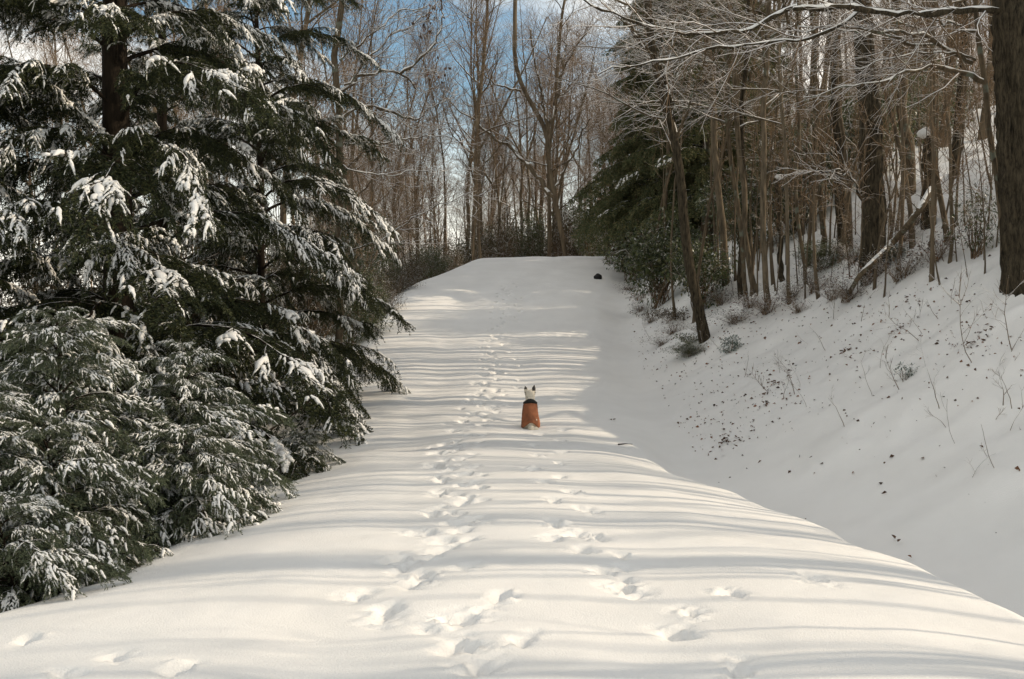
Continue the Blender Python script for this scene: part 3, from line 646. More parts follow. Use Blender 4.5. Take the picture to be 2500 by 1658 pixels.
scatter(40, (-26, -4), (22, 60), 1.4, lambda x, y: x < float(xl(np.array([y]))[0])-1.2 and uvx(x, y) > -100, 'x', 'bare trees behind the left hemlocks', BT, (.7, 1.1))
scatter(66, (4, 34), (24, 66), 1.25, lambda x, y: x > float(xr(np.array([y]))[0])+3.0 and uvx(x, y) < 1120 and uvx(x, y) > 680, 'x', 'bare trees on the right hillside', BO+BT[5:7], (.6, 1.05))
scatter(30, (12, 48), (44, 80), 1.2, lambda x, y: uvx(x, y) > 730 and uvx(x, y) < 1100, 'x', 'bare trees on the right hillside', BT[:5], (.7, 1.05))
scatter(50, (8.5, 42), (-5, 22), 1.2, lambda x, y: uvx(x, max(y, .1)) > 1080 or y < 3, 'x', 'upslope', BO, (.6, 1.05))
scatter(104, (6.0, 20), (0.5, 17), .4, lambda x, y: uvx(x, y) > 1090, 'x', 'upslope', [BO[2], BO[4], BO[4]], (.35, .85))
ZONES = {'bare trees beyond the crest': [(440, 'beyond the crest at the left road edge'), (520, 'beyond the crest left of the forked tree'), (590, 'beyond the crest around the forked tree'), (9e9, 'beyond the crest right of the forked tree')],
         'bare trees behind the left hemlocks': [(100, 'behind the hemlock at far left'), (230, 'behind the thickest hemlock'), (9e9, 'between the left hemlocks and the road')],
         'bare trees on the right hillside': [(760, 'behind the leaning trunk'), (850, 'left of the two big bank trunks'), (930, 'behind the two big bank trunks'), (9e9, 'behind the massive right trunk')]}
def arrays(me):
    n = len(me.vertices); co = np.empty(n*3, np.float32); me.vertices.foreach_get('co', co)
    lt = np.empty(len(me.polygons), np.int32); me.polygons.foreach_get('loop_total', lt); ls = np.empty(len(me.polygons), np.int32); me.polygons.foreach_get('loop_start', ls)
    li = np.empty(len(me.loops), np.int32); me.loops.foreach_get('vertex_index', li)
    q = li[ls[lt == 4][:, None]+np.arange(4)]; t3 = li[ls[lt == 3][:, None]+np.arange(3)]; return co.reshape(-1, 3), q, t3
cache = {}; up = MB()
for var, x, y, rz, sc in upslope:
    for me in var:
        if me.name not in cache: cache[me.name] = arrays(me)
        c_, q_, t_ = cache[me.name]; ca, sa = math.cos(rz)*sc, math.sin(rz)*sc
        up.add(np.stack([ca*c_[:, 0]-sa*c_[:, 1]+x, sa*c_[:, 0]+ca*c_[:, 1]+y, c_[:, 2]*sc+gz(x, y)-.05], -1), q_, t_)
tag(up.obj('upslope_woodland', M['bark_far']), 'leafless wood on the upper slope past the right edge, its trunks striping the road with shadow', 'woodland', None, 'stuff')
bk = {}
for t, vi, x, y, g in woods:
    u = uvx(x, max(y, 1)); zn = next(z for lim, z in ZONES[g] if u < lim); bk.setdefault((vi, zn), []).append((math.hypot(x, y), t))
for (vi, zn), lst in bk.items():
    lst.sort(key=lambda r: r[0])
    for i, (_, t) in enumerate(lst): t['label'] = ((ORD[i] if i < len(ORD) else 'one of the far')+' ' if len(lst) > 1 else '')+DESC[vi]+' bare tree '+zn
sap_r, sap_l = [], []
k = 0
while k < 58:
    u, v = R.uniform(730, 1000), R.uniform(185, 300); g = ray(u, v)
    if g[1] > 30 or not ok(g[0], g[1], .35): continue
    sw = 'tall ' if False else ''
    t = place_bare(SAP[k % 3], g[0], g[1], 'x', 'leafless saplings on the right bank', R.uniform(0, 6.28), R.uniform(.3, 1.0), 'sapling', 'sapling'); sap_r.append((g[1], u, t)); k += 1
slim = []
for (u, v) in ((606, 260), (622, 268), (636, 276), (650, 292), (676, 318), (694, 322), (645, 268), (664, 296)):
    g = ray(u, v); t = _pb(BO[2] if u % 4 else BO[4], g[0], g[1], 'x', 'slim bare stems in front of the dark pines', R.uniform(0, 6.28), R.uniform(.55, .8), 'tree', 'slim_tree'); slim.append((g[1], u, t))
zoned(slim, [(9e9, 'standing before the dark pines by the road')], 'slim bare stem') if False else None
slim2 = []; k = 0
while k < 32:
    u, v = R.uniform(712, 970), R.uniform(225, 305); g = ray(u, v)
    if g[1] > 26 or v > 312-(u-700)*.12 or not ok(g[0], g[1], .4): continue
    t = _pb((BO[4], BO[2])[k % 2], g[0], g[1], 'x', 'slim bare stems between the bank trunks', R.uniform(0, 6.28), R.uniform(.4, .75), 'tree', 'slim_tree'); slim2.append((g[1], u, t)); k += 1
for k in range(26):
    y = R.uniform(27, 44); x = float(xl(np.array([y]))[0])-R.uniform(.8, 5)
    t = place_bare(SAP[k % 3], x, y, 'x', 'leafless saplings left of the road', R.uniform(0, 6.28), R.uniform(.7, 1.3), 'sapling', 'sapling'); sap_l.append((y, uvx(x, y), t))
def zoned(rows, zones, phrase):
    b = {}
    for d_, u_, t_ in rows: b.setdefault(next(z for lim, z in zones if u_ < lim), []).append((d_, t_))
    for z, l_ in b.items():
        l_.sort(key=lambda r: r[0])
        for i, (_, t_) in enumerate(l_): t_['label'] = (ORD[i]+' ' if i < len(ORD) else 'far ')+phrase+' '+z
zoned(slim, [(9e9, 'standing before the dark pines by the road')], 'slim bare stem')
zoned(slim2, [(760, 'right of the leaning trunk'), (815, 'among the thin grey bank trunks'), (865, 'left of the big bushy trunk'), (930, 'above the fallen log'), (9e9, 'beside the snapped trunk')], 'slim bare stem')
zoned(sap_r, [(775, 'beside the leaning trunk'), (800, 'around the bending grey trunk'), (840, 'left of the big bank trunks'), (880, 'at the two big bank trunks'), (930, 'by the fallen log'), (9e9, 'left of the massive right trunk')], 'leafless sapling')
zoned(sap_l, [(385, 'by the hemlock tips'), (420, 'halfway along the left shoulder'), (9e9, 'near the crest')], 'thin leafless sapling')

# the far side of the wood, where single trees no longer read
rng = np.random.default_rng(55); lib = []
for k in range(4):
    a_ = MB(); P = walk((0, 0, 0), (rng.normal(0, .05), 0, 1), rng.uniform(12, 17), 6, .03, .05, rng); RR = np.linspace(.14, .02, 7); a_.tube(P, RR, 4, cap=False)
    sprout([a_, a_], P, RR, 0, 1, rng, dict(FOREST, n=[15, 3, 0], len=[3.2, 1.6, 0], s0=[.2, .15, .1], rmin=.010)); lib.append((np.vstack(a_.V), np.vstack(a_.Q)))
far = MB(); k = 0
while k < 88:
    u = rng.uniform(-60, 1080); y = rng.uniform(88, 150); x = (u-512)/F*y
    V_, Q_ = lib[k % 4]; c_, s_ = math.cos(k), math.sin(k); sc = rng.uniform(.8, 1.2)
    W_ = np.stack([c_*V_[:, 0]-s_*V_[:, 1], s_*V_[:, 0]+c_*V_[:, 1], V_[:, 2]], -1)*sc+np.array([x, y, gz(x, y)-.1]); far.add(W_, Q_); k += 1
o = far.obj('distant_woodland', M['twig_far']); tag(o, 'distant leafless woodland closing the view behind all other trees', 'woodland', None, 'stuff')

# ------------------------------------------------------------------ bushes and evergreens beside the road
def bush(name, label, x, y, rx, ry, rz_, nleaf, leaf, lm, seed, cat='bush', group=None, clumps=14, stems=9, wfac=0.32, droop=0.2, hollow=0.0):
    rng = np.random.default_rng(seed); z = gz(x, y)-0.03
    t = empty(name, (x, y, z), label, cat, group)
    C = rng.normal(size=(clumps, 3)); C /= np.linalg.norm(C, axis=1)[:, None]; C *= (rng.uniform(.35, 1, (clumps, 1)))
    C = C*np.array([rx, ry, rz_])*0.78+np.array([0, 0, rz_*1.0]); C[:, 2] = np.maximum(C[:, 2], 0.08)
    st = MB()
    for k in range(clumps):
        b = rng.normal(0, .10, 2)*np.array([rx, ry])*3*.3
        P = np.array([[b[0], b[1], -.05], [C[k, 0]*.4+b[0]*.5, C[k, 1]*.4, C[k, 2]*.45], C[k]]); P = dense(P, 7)+np.r_[[[0, 0, 0]], rng.normal(0, .02*rz_, (6, 3))]
        st.tube(P, np.linspace(.012*rz_+.003, .003, 7), 4)
        for q in range(5):
            st.tube(walk(P[rng.integers(3, 7)], rng.normal(size=3)+np.array([0, 0, .6]), .35*rz_, 3, .2, 0, rng), np.linspace(.005, .002, 4), 3)
    st.obj('stems', M['twig'], t)
    k = rng.integers(0, clumps, nleaf); d = rng.normal(size=(nleaf, 3)); d /= np.linalg.norm(d, axis=1)[:, None]
    sz = rng.uniform(.25, .45, clumps)[k][:, None]
    pos = C[k]+d*rng.uniform(.3, 1, (nleaf, 1))**.6*sz*np.array([rx, ry, rz_])
    pos[:, 2] = np.maximum(pos[:, 2], 0.03)
    dv = d+rng.normal(0, .5, (nleaf, 3)); dv[:, 2] -= droop; dv /= np.linalg.norm(dv, axis=1)[:, None]
    wv = np.cross(dv, rng.normal(size=(nleaf, 3))*.5+np.array([0, 0, 1.0])); wv /= np.linalg.norm(wv, axis=1)[:, None]
    mb = MB(); L_ = leaf*rng.uniform(.6, 1.2, nleaf); v, q = cards(pos, dv, wv, L_, L_*wfac*.5*2*.5, rng, .12); mb.add(v, q)
    mb.obj('foliage', lm, t, False)
    return t
def far_bush(u, v, y, wpx, hpx, n, leafpx, lm, seed, name, label, group=None, cat='bush', clumps=22):
    p = unproj(u, v, y); return bush(name, label, p[0], y, wpx/F*y/2, wpx/F*y/2.4, hpx/F*y/2, n, leafpx/F*y, lm, seed, cat, group, clumps)
p = ray(660, 306); bush('holly_bush', 'large dark holly bush at the top of the bank beside the road', p[0], p[1], 1.25, 1.1, 1.25, 6500, .10, M['leaf'], 201, 'bush', None, 36, wfac=.5)
p = ray(700, 312); bush('holly_bush', 'dark holly behind the foot of the leaning trunk', p[0], p[1], .95, .8, 1.0, 3600, .085, M['leaf'], 202, 'bush', None, 26, wfac=.5)
p = ray(634, 281); bush('holly_bush', 'farther holly between the big holly and the crest', p[0], p[1], 1.2, 1.0, .95, 4200, .10, M['leaf'], 203, 'bush', None, 26, wfac=.5)
p = ray(731, 352); bush('evergreen_sprig', 'small snow coated evergreen sprig right of the leaning trunk', p[0], p[1], .28, .25, .17, 700, .055, M['leaf_snowy'], 204, 'sapling', None, 9, 6)
p = ray(905, 383); bush('evergreen_sprig', 'little green sprig bent over on the open right bank', p[0], p[1], .17, .15, .14, 160, .045, M['leaf_snowy'], 205, 'sapling', None, 5)
p = ray(975, 258); bush('holly_sapling', 'sparse leafy holly left of the massive right trunk', p[0], p[1], .42, .4, .62, 700, .07, M['leaf'], 206, 'sapling', None, 20)
p = ray(892, 262); bush('holly_sapling', 'low snowy holly between the big bank trunk and the fallen log', p[0], p[1], .30, .28, .20, 420, .06, M['leaf_snowy'], 207, 'sapling', None, 9)
p = ray(668, 322); bush('low_brush', 'tangled low brush at the foot of the holly bank', p[0], p[1], .9, .8, .22, 900, .07, M['brush'], 208, 'bush', None, 20)
p = ray(640, 300); bush('low_brush', 'reddish dead brush on the bank edge left of the big holly', p[0], p[1], .8, .7, .18, 500, .06, M['dead_leaf'], 209, 'bush', None, 14)
p = ray(690, 345); bush('low_brush', 'sparse green brush at the foot of the leaning trunk', p[0], p[1], .45, .4, .16, 420, .06, M['leaf'], 210, 'bush', None, 12)
def proto(seed, leaf, n, clumps, wfac, lm):
    o = bush('p', None, 0.0, -30.0, 1, 1, .85, n, leaf, lm, seed, None, None, clumps, 9, wfac)
    ms = [c.data for c in o.children]
    for c in list(o.children): bpy.data.objects.remove(c)
    bpy.data.objects.remove(o); ms[0].name = 'stems'; ms[1].name = 'foliage'; return ms
PR = [proto(901+k, .060, 6500, 34, .5, M['leaf']) for k in range(2)]+[proto(905+k, .050, 5200, 40, .42, M['brush']) for k in range(2)]+[proto(911, .075, 420, 46, .5, M['brush']), proto(912, .085, 300, 40, .5, M['dead_leaf'])]
def place_bush(k, x, y, w, h, rz, name, label, group):
    t = empty(name, (x, y, gz(x, y)-.05), label, 'bush', group, rz)
    for me, nm in zip(PR[k], ('stems', 'foliage')):
        c = link(nm, me, t); c.scale = (w/2, w/2*.9, h/1.8)
    return t
def field(spec, name, phrase, group):
    """spec rows: u, y, width, height, kind; labels by distance"""
    spec = sorted(spec, key=lambda r: r[1])
    for i, (u, y, w, h, k) in enumerate(spec):
        x = (u-512)/F*y
        place_bush(k, x, y, w, h, R.uniform(0, 6), name, (ORD[i]+' of the ' if i < len(ORD) else 'one of the farthest ')+phrase, group)
RB_ = R
field([(u+RB_.uniform(-8, 8), y, RB_.uniform(2.4, 3.4), RB_.uniform(1.8, 2.9), RB_.choice((0, 1, 1, 3))) for u, y in ((742, 25), (790, 25), (838, 26), (885, 25), (925, 28), (765, 31), (815, 31), (865, 31), (905, 33), (950, 32))], 'laurel_thicket', 'olive green laurel thickets behind the right hillside trunks', 'laurel thickets on the right hillside')
field([(u+RB_.uniform(-8, 8), y, RB_.uniform(3, 4.5), RB_.uniform(2.6, 4.2), RB_.choice((0, 1, 3))) for u, y in ((700, 36), (745, 38), (790, 40), (840, 40), (890, 42), (930, 44), (720, 46), (775, 48), (830, 50), (880, 52))], 'laurel_thicket', 'tall laurel thickets far back on the right hillside', 'laurel thickets far back on the right hillside')
field([(u, y, RB_.uniform(1.5, 2.3), RB_.uniform(1.1, 2.0), RB_.choice((2, 3, 0))) for u, y in ((366, 24.5), (382, 27), (396, 30), (412, 33), (432, 36.5), (350, 24), (368, 30), (388, 34), (405, 38), (425, 41), (452, 40.5), (340, 29))], 'roadside_brush', 'dense brown brush clumps on the left shoulder of the road', 'brush on the left shoulder')
field([(u, y, RB_.uniform(3, 4.4), RB_.uniform(2.4, 4.6), RB_.choice((2, 3, 3, 1))) for u, y in ((-30, 15), (45, 15.5), (150, 15.5), (210, 17), (20, 16), (75, 18), (130, 17), (180, 19), (225, 20), (265, 21), (300, 22), (0, 24), (60, 26), (120, 26), (180, 27), (240, 28), (280, 29), (320, 28), (350, 33), (30, 30), (90, 31), (150, 32), (210, 33), (270, 35), (320, 37), (-40, 26))], 'forest_brush', 'brown understorey bushes in the shade behind the left hemlocks', 'brush behind the left hemlocks')
field([(424+i*11+RB_.uniform(-5, 5), RB_.uniform(44, 56), RB_.uniform(2.6, 3.8), RB_.uniform(2.8, 4.6), (0, 3, 3, 1, 2)[i % 5]) for i in range(22)], 'crest_brush', 'dark evergreen bushes at the foot of the trees beyond the crest', 'brush beyond the crest')

def field_px(spec, name, phrase, group):
    rows = sorted([(*ray(u, v), w, h, k) for u, v, w, h, k in spec], key=lambda r: r[1])
    for i, (x, y, z, w, h, k) in enumerate(rows):
        place_bush(k, x, y, w, h, R.uniform(0, 6), name, ORD[i]+' of the '+phrase, group)
field_px([(u, v, RB_.uniform(.9, 1.8), RB_.uniform(.4, .8), k if k == 0 else k+2) for u, v, k in ((722, 304, 3), (735, 322, 2), (750, 308, 2), (768, 312, 3), (790, 300, 2), (800, 312, 3), (815, 292, 2), (832, 300, 3), (822, 270, 0), (850, 300, 2), (868, 285, 3), (884, 262, 0), (900, 280, 2), (905, 240, 3), (915, 225, 2), (935, 262, 3), (855, 262, 2))], 'understorey_brush', 'scrubby brush clumps between the trunks on the right bank', 'scrub between the bank trunks')
field_px([(u, v, RB_.uniform(.8, 1.4), RB_.uniform(.22, .42), k if k == 0 else k+2) for u, v, k in ((622, 272, 2), (628, 290, 3), (640, 312, 2), (652, 322, 2), (672, 334, 3), (662, 345, 2), (690, 356, 0), (700, 330, 2), (612, 264, 3))], 'verge_brush', 'sparse dry brush tufts along the right verge below the holly', 'dry tufts along the right verge')

# dark pines right of the road at the crest
PB = [make_bough(s, 3.0, dr, ri, 11, .46, .11, .42, .24, .12, .015, .03, cv, .2, 9.0) for s, dr, ri, cv in ((31, .55, .25, -.6), (32, .7, .35, -.6), (33, .5, .2, .05))]
for w, n_, s_ in PB: n_.materials[0] = M['needle_far']
PK = dict(snow_p=.5)
conifer('pine_tree', *unproj(662, 300, 33)[:2], 'dense dark green pine standing right of the road near the crest', None, 11, 0.16, 1.3, 130, 2.5, .9, 51, PB, M['bark'], **PK)
conifer('pine_tree', *unproj(706, 300, 30)[:2], 'second dark pine right behind the leaning trunk', None, 12.5, 0.18, 1.2, 130, 2.7, .8, 52, PB, M['bark'], **PK)
conifer('pine_tree', *unproj(684, 300, 37)[:2], 'tall dark pine behind the two at the road', None, 14.5, 0.2, 2.5, 120, 3.9, 1.2, 53, PB, M['bark'], **PK)
conifer('pine_tree', *unproj(738, 300, 34)[:2], 'dark pine behind the pale tan trunk', None, 13.5, 0.2, 1.2, 110, 3.0, .8, 55, PB, M['bark'], **PK)
conifer('pine_tree', *unproj(590, 300, 55)[:2], 'small pine beyond the crest just right of the forked tree', None, 6.0, 0.14, .5, 50, 2.0, .4, 54, PB, M['bark'], snow_p=.4)

# ------------------------------------------------------------------ fallen log, broken pieces, rock
lo = ray(845, 298); up_ = unproj(931, 190, 15.5); lo = lo+np.array([0, 0, -.03])
t = empty('fallen_log', lo, 'snow topped fallen log propped diagonally against the snapped trunk', 'log')
Q = dense(np.array([lo, unproj(862, 272, (lo[1]+up_[1])/2-.8), unproj(893, 243, (lo[1]+up_[1])/2), unproj(917, 214, up_[1]-.5), up_])-lo, 22)
mb = MB(); mb.tube(Q, np.linspace(.034, .056, 22)*RNG.uniform(.92, 1.08, 22), 10); mb.obj('trunk', M['bark'], t)
for k_ in (5, 9, 14, 18):
    mb = MB(); mb.tube(walk(Q[k_], (RNG.normal(), RNG.normal(), .8), RNG.uniform(.15, .5), 4, .15, 0, RNG), np.linspace(.012, .004, 5), 4); mb.obj('branch_stub', M['bark'], t)
mb = MB(); T2 = Q[3:].copy(); T2[:, 2] += .038; mb.tube(T2, np.linspace(.018, .036, 19)*RNG.uniform(.75, 1.15, 19), 7, flat=.7); mb.obj('snow', M['bough_snow'], t)
def blob(name, p, r, m, label, cat, seed, parent=None):
    th, ph = np.meshgrid(np.linspace(0, math.pi, 12), np.linspace(0, 2*math.pi, 18, endpoint=False), indexing='ij')
    X, Y, Z = np.sin(th)*np.cos(ph), np.sin(th)*np.sin(ph), np.cos(th); rr = 1+.25*fbm(X*1.5+seed, Y*1.5, Z*1.5, 3)
    v = np.stack([X*rr*r[0], Y*rr*r[1], Z*rr*r[2]], -1).reshape(-1, 3)
    i = np.arange(11)[:, None]*18; j = np.arange(18)[None]; q = np.stack([i+j, i+18+j, i+18+(j+1) % 18, i+(j+1) % 18], -1).reshape(-1, 4)
    mb = MB(); mb.add(v, q); o = mb.obj(name, m, parent); o.location = tuple(p)
    if label: tag(o, label, cat)
    return o
p = ray(598, 279); blob('black_rock', p+np.array([0, 0, .05]), (.13, .12, .13), M['rock'], 'small black rock poking out of the snow at the right verge near the crest', 'rock', 3)
for ob in [o for o in COL.objects if o.name.startswith('snag_tree')]:
    q = unproj(927, 133, ob.location.y)-np.array(ob.location); blob('snow', q, (.16, .13, .10), M['bough_snow'], None, None, 5, ob)
    q = unproj(935, 197, ob.location.y-.16)-np.array(ob.location); blob('snow', q, (.13, .10, .08), M['bough_snow'], None, None, 8, ob)
for ob in [o for o in COL.objects if o.name.startswith('broken_tree')]:
    q = unproj(779, 177, ob.location.y)-np.array(ob.location); blob('snow', q, (.09, .08, .06), M['bough_snow'], None, None, 6, ob)

# ------------------------------------------------------------------ leaf clumps, twigs and litter on the bank
def leaf_clump(u, v, n, rad, label, seed):
    p = ray(u, v); rng = np.random.default_rng(seed)
    t = empty('leaf_clump', p, label, 'dead leaves', 'clumps of dead leaves on the right bank')
    for k in range(n):
        mb = MB(); L_ = rng.uniform(.035, .075)
        a = rng.uniform(0, 6.28); d = np.array([math.cos(a), math.sin(a), rng.uniform(-.3, .9)]); d = unit(d); w = unit(np.cross(d, [0, 0, 1.0]))*L_*.32
        up = unit(np.cross(w, d))
        v_ = np.array([[0, 0, 0], d*L_*.35+w+up*.01, d*L_*.75+w*.7, d*L_+up*-.01, d*L_*.75-w*.7, d*L_*.35-w+up*.01, d*L_*.5-up*.008])
        mb.add(v_, None, [[0, 1, 6], [1, 2, 6], [2, 3, 6], [3, 4, 6], [4, 5, 6], [5, 0, 6]])
        o = mb.obj('leaf', M['dead_leaf'], t, False); o.location = (rng.normal(0, rad), rng.normal(0, rad), 0); 
        o.location.z = gz(p[0]+o.location.x, p[1]+o.location.y)-p[2]+rng.uniform(0, .05)
for i, (u, v, n, rad, lb) in enumerate([
    (774, 385, 12, .07, 'tight clump of brown dead leaves on the open bank, highest of three in a row'), (768, 405, 8, .06, 'dark brown leaf clump just below the tight clump on the bank'),
    (722, 445, 9, .06, 'lowest dark clump of dead leaves above the road edge'), (738, 442, 10, .09, 'scattered brown leaves right of the lowest dark clump'),
    (845, 352, 12, .09, 'row of brown curled leaves on the upper open bank'), (896, 332, 9, .07, 'brown leaf clump below the fallen log on the slope'),
    (978, 342, 12, .11, 'cluster of brown leaves at the twiggy fallen branch by the right edge'), (783, 298, 10, .10, 'rust brown leaves around the foot of the middle bank trees'),
    (738, 318, 12, .12, 'russet leaf heap beside the leaning trunk'), (900, 540, 2, .03, 'single rust leaf standing on the lit road edge'),
    (614, 421, 3, .03, 'small brown leaf lying at the right road edge beside the dog')]):
    leaf_clump(u, v, n, rad, lb, 300+i)
rng = np.random.default_rng(77)
lit = MB(); LP = []
CL = [(720, 440, 22, 12, 60), (700, 420, 26, 18, 60), (775, 385, 20, 16, 60), (768, 405, 26, 14, 50), (735, 400, 40, 24, 60), (845, 352, 30, 12, 50), (896, 332, 30, 12, 50), (978, 342, 24, 12, 70), (690, 345, 40, 22, 200),
      (655, 320, 28, 24, 200), (632, 290, 16, 16, 110), (785, 312, 40, 14, 110), (735, 322, 24, 12, 100), (860, 300, 50, 14, 120), (940, 305, 40, 16, 70), (820, 372, 80, 40, 110), (920, 370, 70, 50, 90), (700, 375, 50, 40, 110), (850, 480, 110, 50, 34)]
for cu, cv_, su, sv, k in CL:
    for _ in range(k):
        g = ray(min(1020, max(602, rng.normal(cu, su))), max(256, rng.normal(cv_, sv)))
        if g[0] > float(xr(np.array([g[1]]))[0])+1.0: LP.append(g)
LP = np.array(LP); n = len(LP)
d = rng.normal(size=(n, 3))*np.array([1, 1, .5])+np.array([0, 0, .25]); d /= np.linalg.norm(d, axis=1)[:, None]
w = np.cross(d, rng.normal(size=(n, 3))); w /= np.linalg.norm(w, axis=1)[:, None]
LL = rng.uniform(.02, .065, n)
v_, q_ = cards(LP+np.array([0, 0, .006]), d, w, LL, LL*.33, rng, .3); lit.add(v_, q_)
o = lit.obj('leaf_litter', M['dead_leaf'], None, False); tag(o, 'fallen dead leaves and flecks of debris sprinkled over the snowy right bank', 'leaf litter', None, 'stuff')
def twig(u, v, h, lean, seed, label, group, kids=3, r=.004):
    p = ray(u, v); rng = np.random.default_rng(seed)
    mb = MB(); P = walk((0, 0, -.03), (lean, rng.normal(0, .15), 1), h, 6, .13, 0, rng); mb.tube(P, np.linspace(r, .0015, 7), 4)
    for k in range(kids):
        q, dd = at(P, rng.uniform(.25, .95)); C = walk(q, perp_rot(dd, .7, rng.uniform(0, 6.28)), h*rng.uniform(.25, .5), 4, .12, 0, rng); mb.tube(C, np.linspace(r*.6, .0012, 5), 3)
        for j in range(2):
            q2, d2 = at(C, rng.uniform(.3, .9)); mb.tube(walk(q2, perp_rot(d2, .6, rng.uniform(0, 6.28)), h*.15, 3, .1, 0, rng), np.linspace(r*.4, .001, 4), 3)
    o = mb.obj('bare_twig', M['twig']); o.location = tuple(p); tag(o, label, 'twig', group); return o
TW = 'bare twigs poking out of the bank snow'
tw_rows = []
for i in range(70):
    u, v = R.uniform(640, 1020), R.uniform(300, 545)
    if v > 340+(u-640)*.5 : continue
    tw_rows.append((v*-1.0, u, twig(u, v, R.uniform(.15, .55), R.uniform(-.7, .5), 400+i, 'x', TW, R.randrange(1, 5), R.uniform(.002, .005))))
zoned(tw_rows, [(700, 'below the big holly'), (760, 'below the leaning trunk'), (830, 'on the middle of the bank'), (900, 'below the fallen log'), (960, 'by the bent green sprig'), (9e9, 'below the massive trunk')], 'fine bare twig')
for i, (u, v, h, ln, lb) in enumerate([
    (973, 362, 1.0, -.5, 'many branched fallen twig with leaf cluster near the right edge'), (1012, 350, .9, -.4, 'arching twig below the foot of the massive right trunk'),
    (920, 340, .7, -.9, 'curved bare twig lying across the slope below the holly'), (770, 392, .5, -.8, 'diagonal twig on the open bank beside the tight leaf clump'),
    (900, 390, .5, -.3, 'small forked twig at the bent green sprig'), (795, 395, .6, .05, 'fan shaped twiggy shrub on the open bank'), (1003, 410, .4, .1, 'short twig standing on the smooth bank by the right edge')]):
    twig(u, v, h, ln, 500+i, lb, None, 8, .006)
p = ray(618, 446)
mb = MB(); mb.tube(walk((0, 0, .0), (1, -.5, .2), .22, 4, .1, 0, np.random.default_rng(3)), [.012, .011, .009, .006, .004], 5); o = mb.obj('dark_stick', M['hemlock_bark']); o.location = tuple(p+np.array([0, 0, .02])); tag(o, 'short dark stick at the right road edge below the dog', 'stick')
# low limb hanging over the road edge at left
a = unproj(165, 455, 10.6); b_ = unproj(330, 380, 12.5); mb = MB()
mb.tube(dense(np.array([a, unproj(255, 440, 11.5), unproj(300, 410, 12), b_])-a, 16), np.linspace(.028, .008, 16), 6)
o = mb.obj('low_limb', M['hemlock_bark']); o.location = tuple(a); tag(o, 'bare dark limb slanting up from the snow under the hemlock', 'branch')

# dead leaves still hanging on a few limbs
def hanging(pts, y, label, seed, n=9):
    rng = np.random.default_rng(seed)
    P = np.array([unproj(u+rng.normal(0, 5), v+rng.normal(0, 5), y+rng.normal(0, .2)) for u, v in pts for _ in range(n)])
    base = P.mean(0); d = rng.normal(0, .5, P.shape)+np.array([0, 0, -1]); d /= np.linalg.norm(d, axis=1)[:, None]; w = np.cross(d, rng.normal(size=P.shape)); w /= np.linalg.norm(w, axis=1)[:, None]
    mb = MB(); L_ = rng.uniform(.07, .13, len(P)); v, q = cards(P-base, d, w, L_, L_*.28, rng); mb.add(v, q)
    o = mb.obj('withered_leaves', M['dead_leaf'], None, False); o.location = tuple(base); tag(o, label, 'leaves', None, 'stuff')
hanging([(427, 30), (432, 12), (440, 4), (425, 22)], 21.5, 'withered brown leaves hanging high on the arching tree', 1)
hanging([(430, 75), (437, 80), (395, 92), (445, 68)], 21.5, 'rust withered leaves on the arching limb', 2, 6)

# ------------------------------------------------------------------ the dog
def loft(rings, m, name, parent, sides=28, smooth=True):
    """rings: list of (cx, cy, z, ax, ay)"""
    mb = MB(); a = np.linspace(0, 2*math.pi, sides, endpoint=False); v = []
    for (x0, y0, z, ax, ay) in rings: v.append(np.stack([x0+ax*np.cos(a), y0+ay*np.sin(a), np.full(sides, z) if np.isscalar(z) else z], -1))
    i = np.arange(len(rings)-1)[:, None]*sides; j = np.arange(sides)[None]; j2 = (j+1) % sides
    mb.add(np.vstack(v), np.stack([i+j, i+j2, i+sides+j2, i+sides+j], -1).reshape(-1, 4))
    return mb.obj(name, m, parent, smooth)
DP = ray(530.5, 428); DP[2] = gz(DP[0], DP[1])
dog = empty('dog', DP+np.array([0, 0, -.03]), 'white and grey dog in a rust coat sitting on the snowy road, seen from behind', 'dog')
bd = []
def ell(c, r, rot=0.0):
    bd.append((np.array(c, float), np.array(r, float), rot))
# sitting body facing +Y (away): haunches, belly, chest, neck, head, muzzle, legs
ell((0, 0, .12), (.125, .15, .12)); ell((-.075, .03, .085), (.056, .13, .08)); ell((.075, .03, .085), (.056, .13, .08))
ell((0, .05, .22), (.098, .12, .13)); ell((0, .09, .31), (.088, .10, .12)); ell((0, .115, .40), (.072, .074, .09)); ell((0, .135, .465), (.072, .068, .08))
ell((0, .16, .512), (.078, .074, .062)); ell((0, .235, .495), (.030, .065, .028)); ell((0, .285, .492), (.022, .03, .02))
ell((-.055, .20, .14), (.030, .034, .17)); ell((.055, .20, .14), (.030, .034, .17)); ell((-.055, .23, .01), (.032, .05, .025)); ell((.055, .23, .01), (.032, .05, .025))
ell((0, -.17, .045), (.05, .10, .04)); ell((.06, -.20, .04), (.05, .045, .03)); ell((-.10, .15, .02), (.035, .07, .03)); ell((.10, .15, .02), (.035, .07, .03))
import bmesh
bm = bmesh.new()
for c, r, _ in bd:
    bmesh.ops.create_icosphere(bm, subdivisions=3, radius=1.0, matrix=Matrix.Translation(Vector(c)) @ Matrix.Diagonal((r[0], r[1], r[2], 1)))
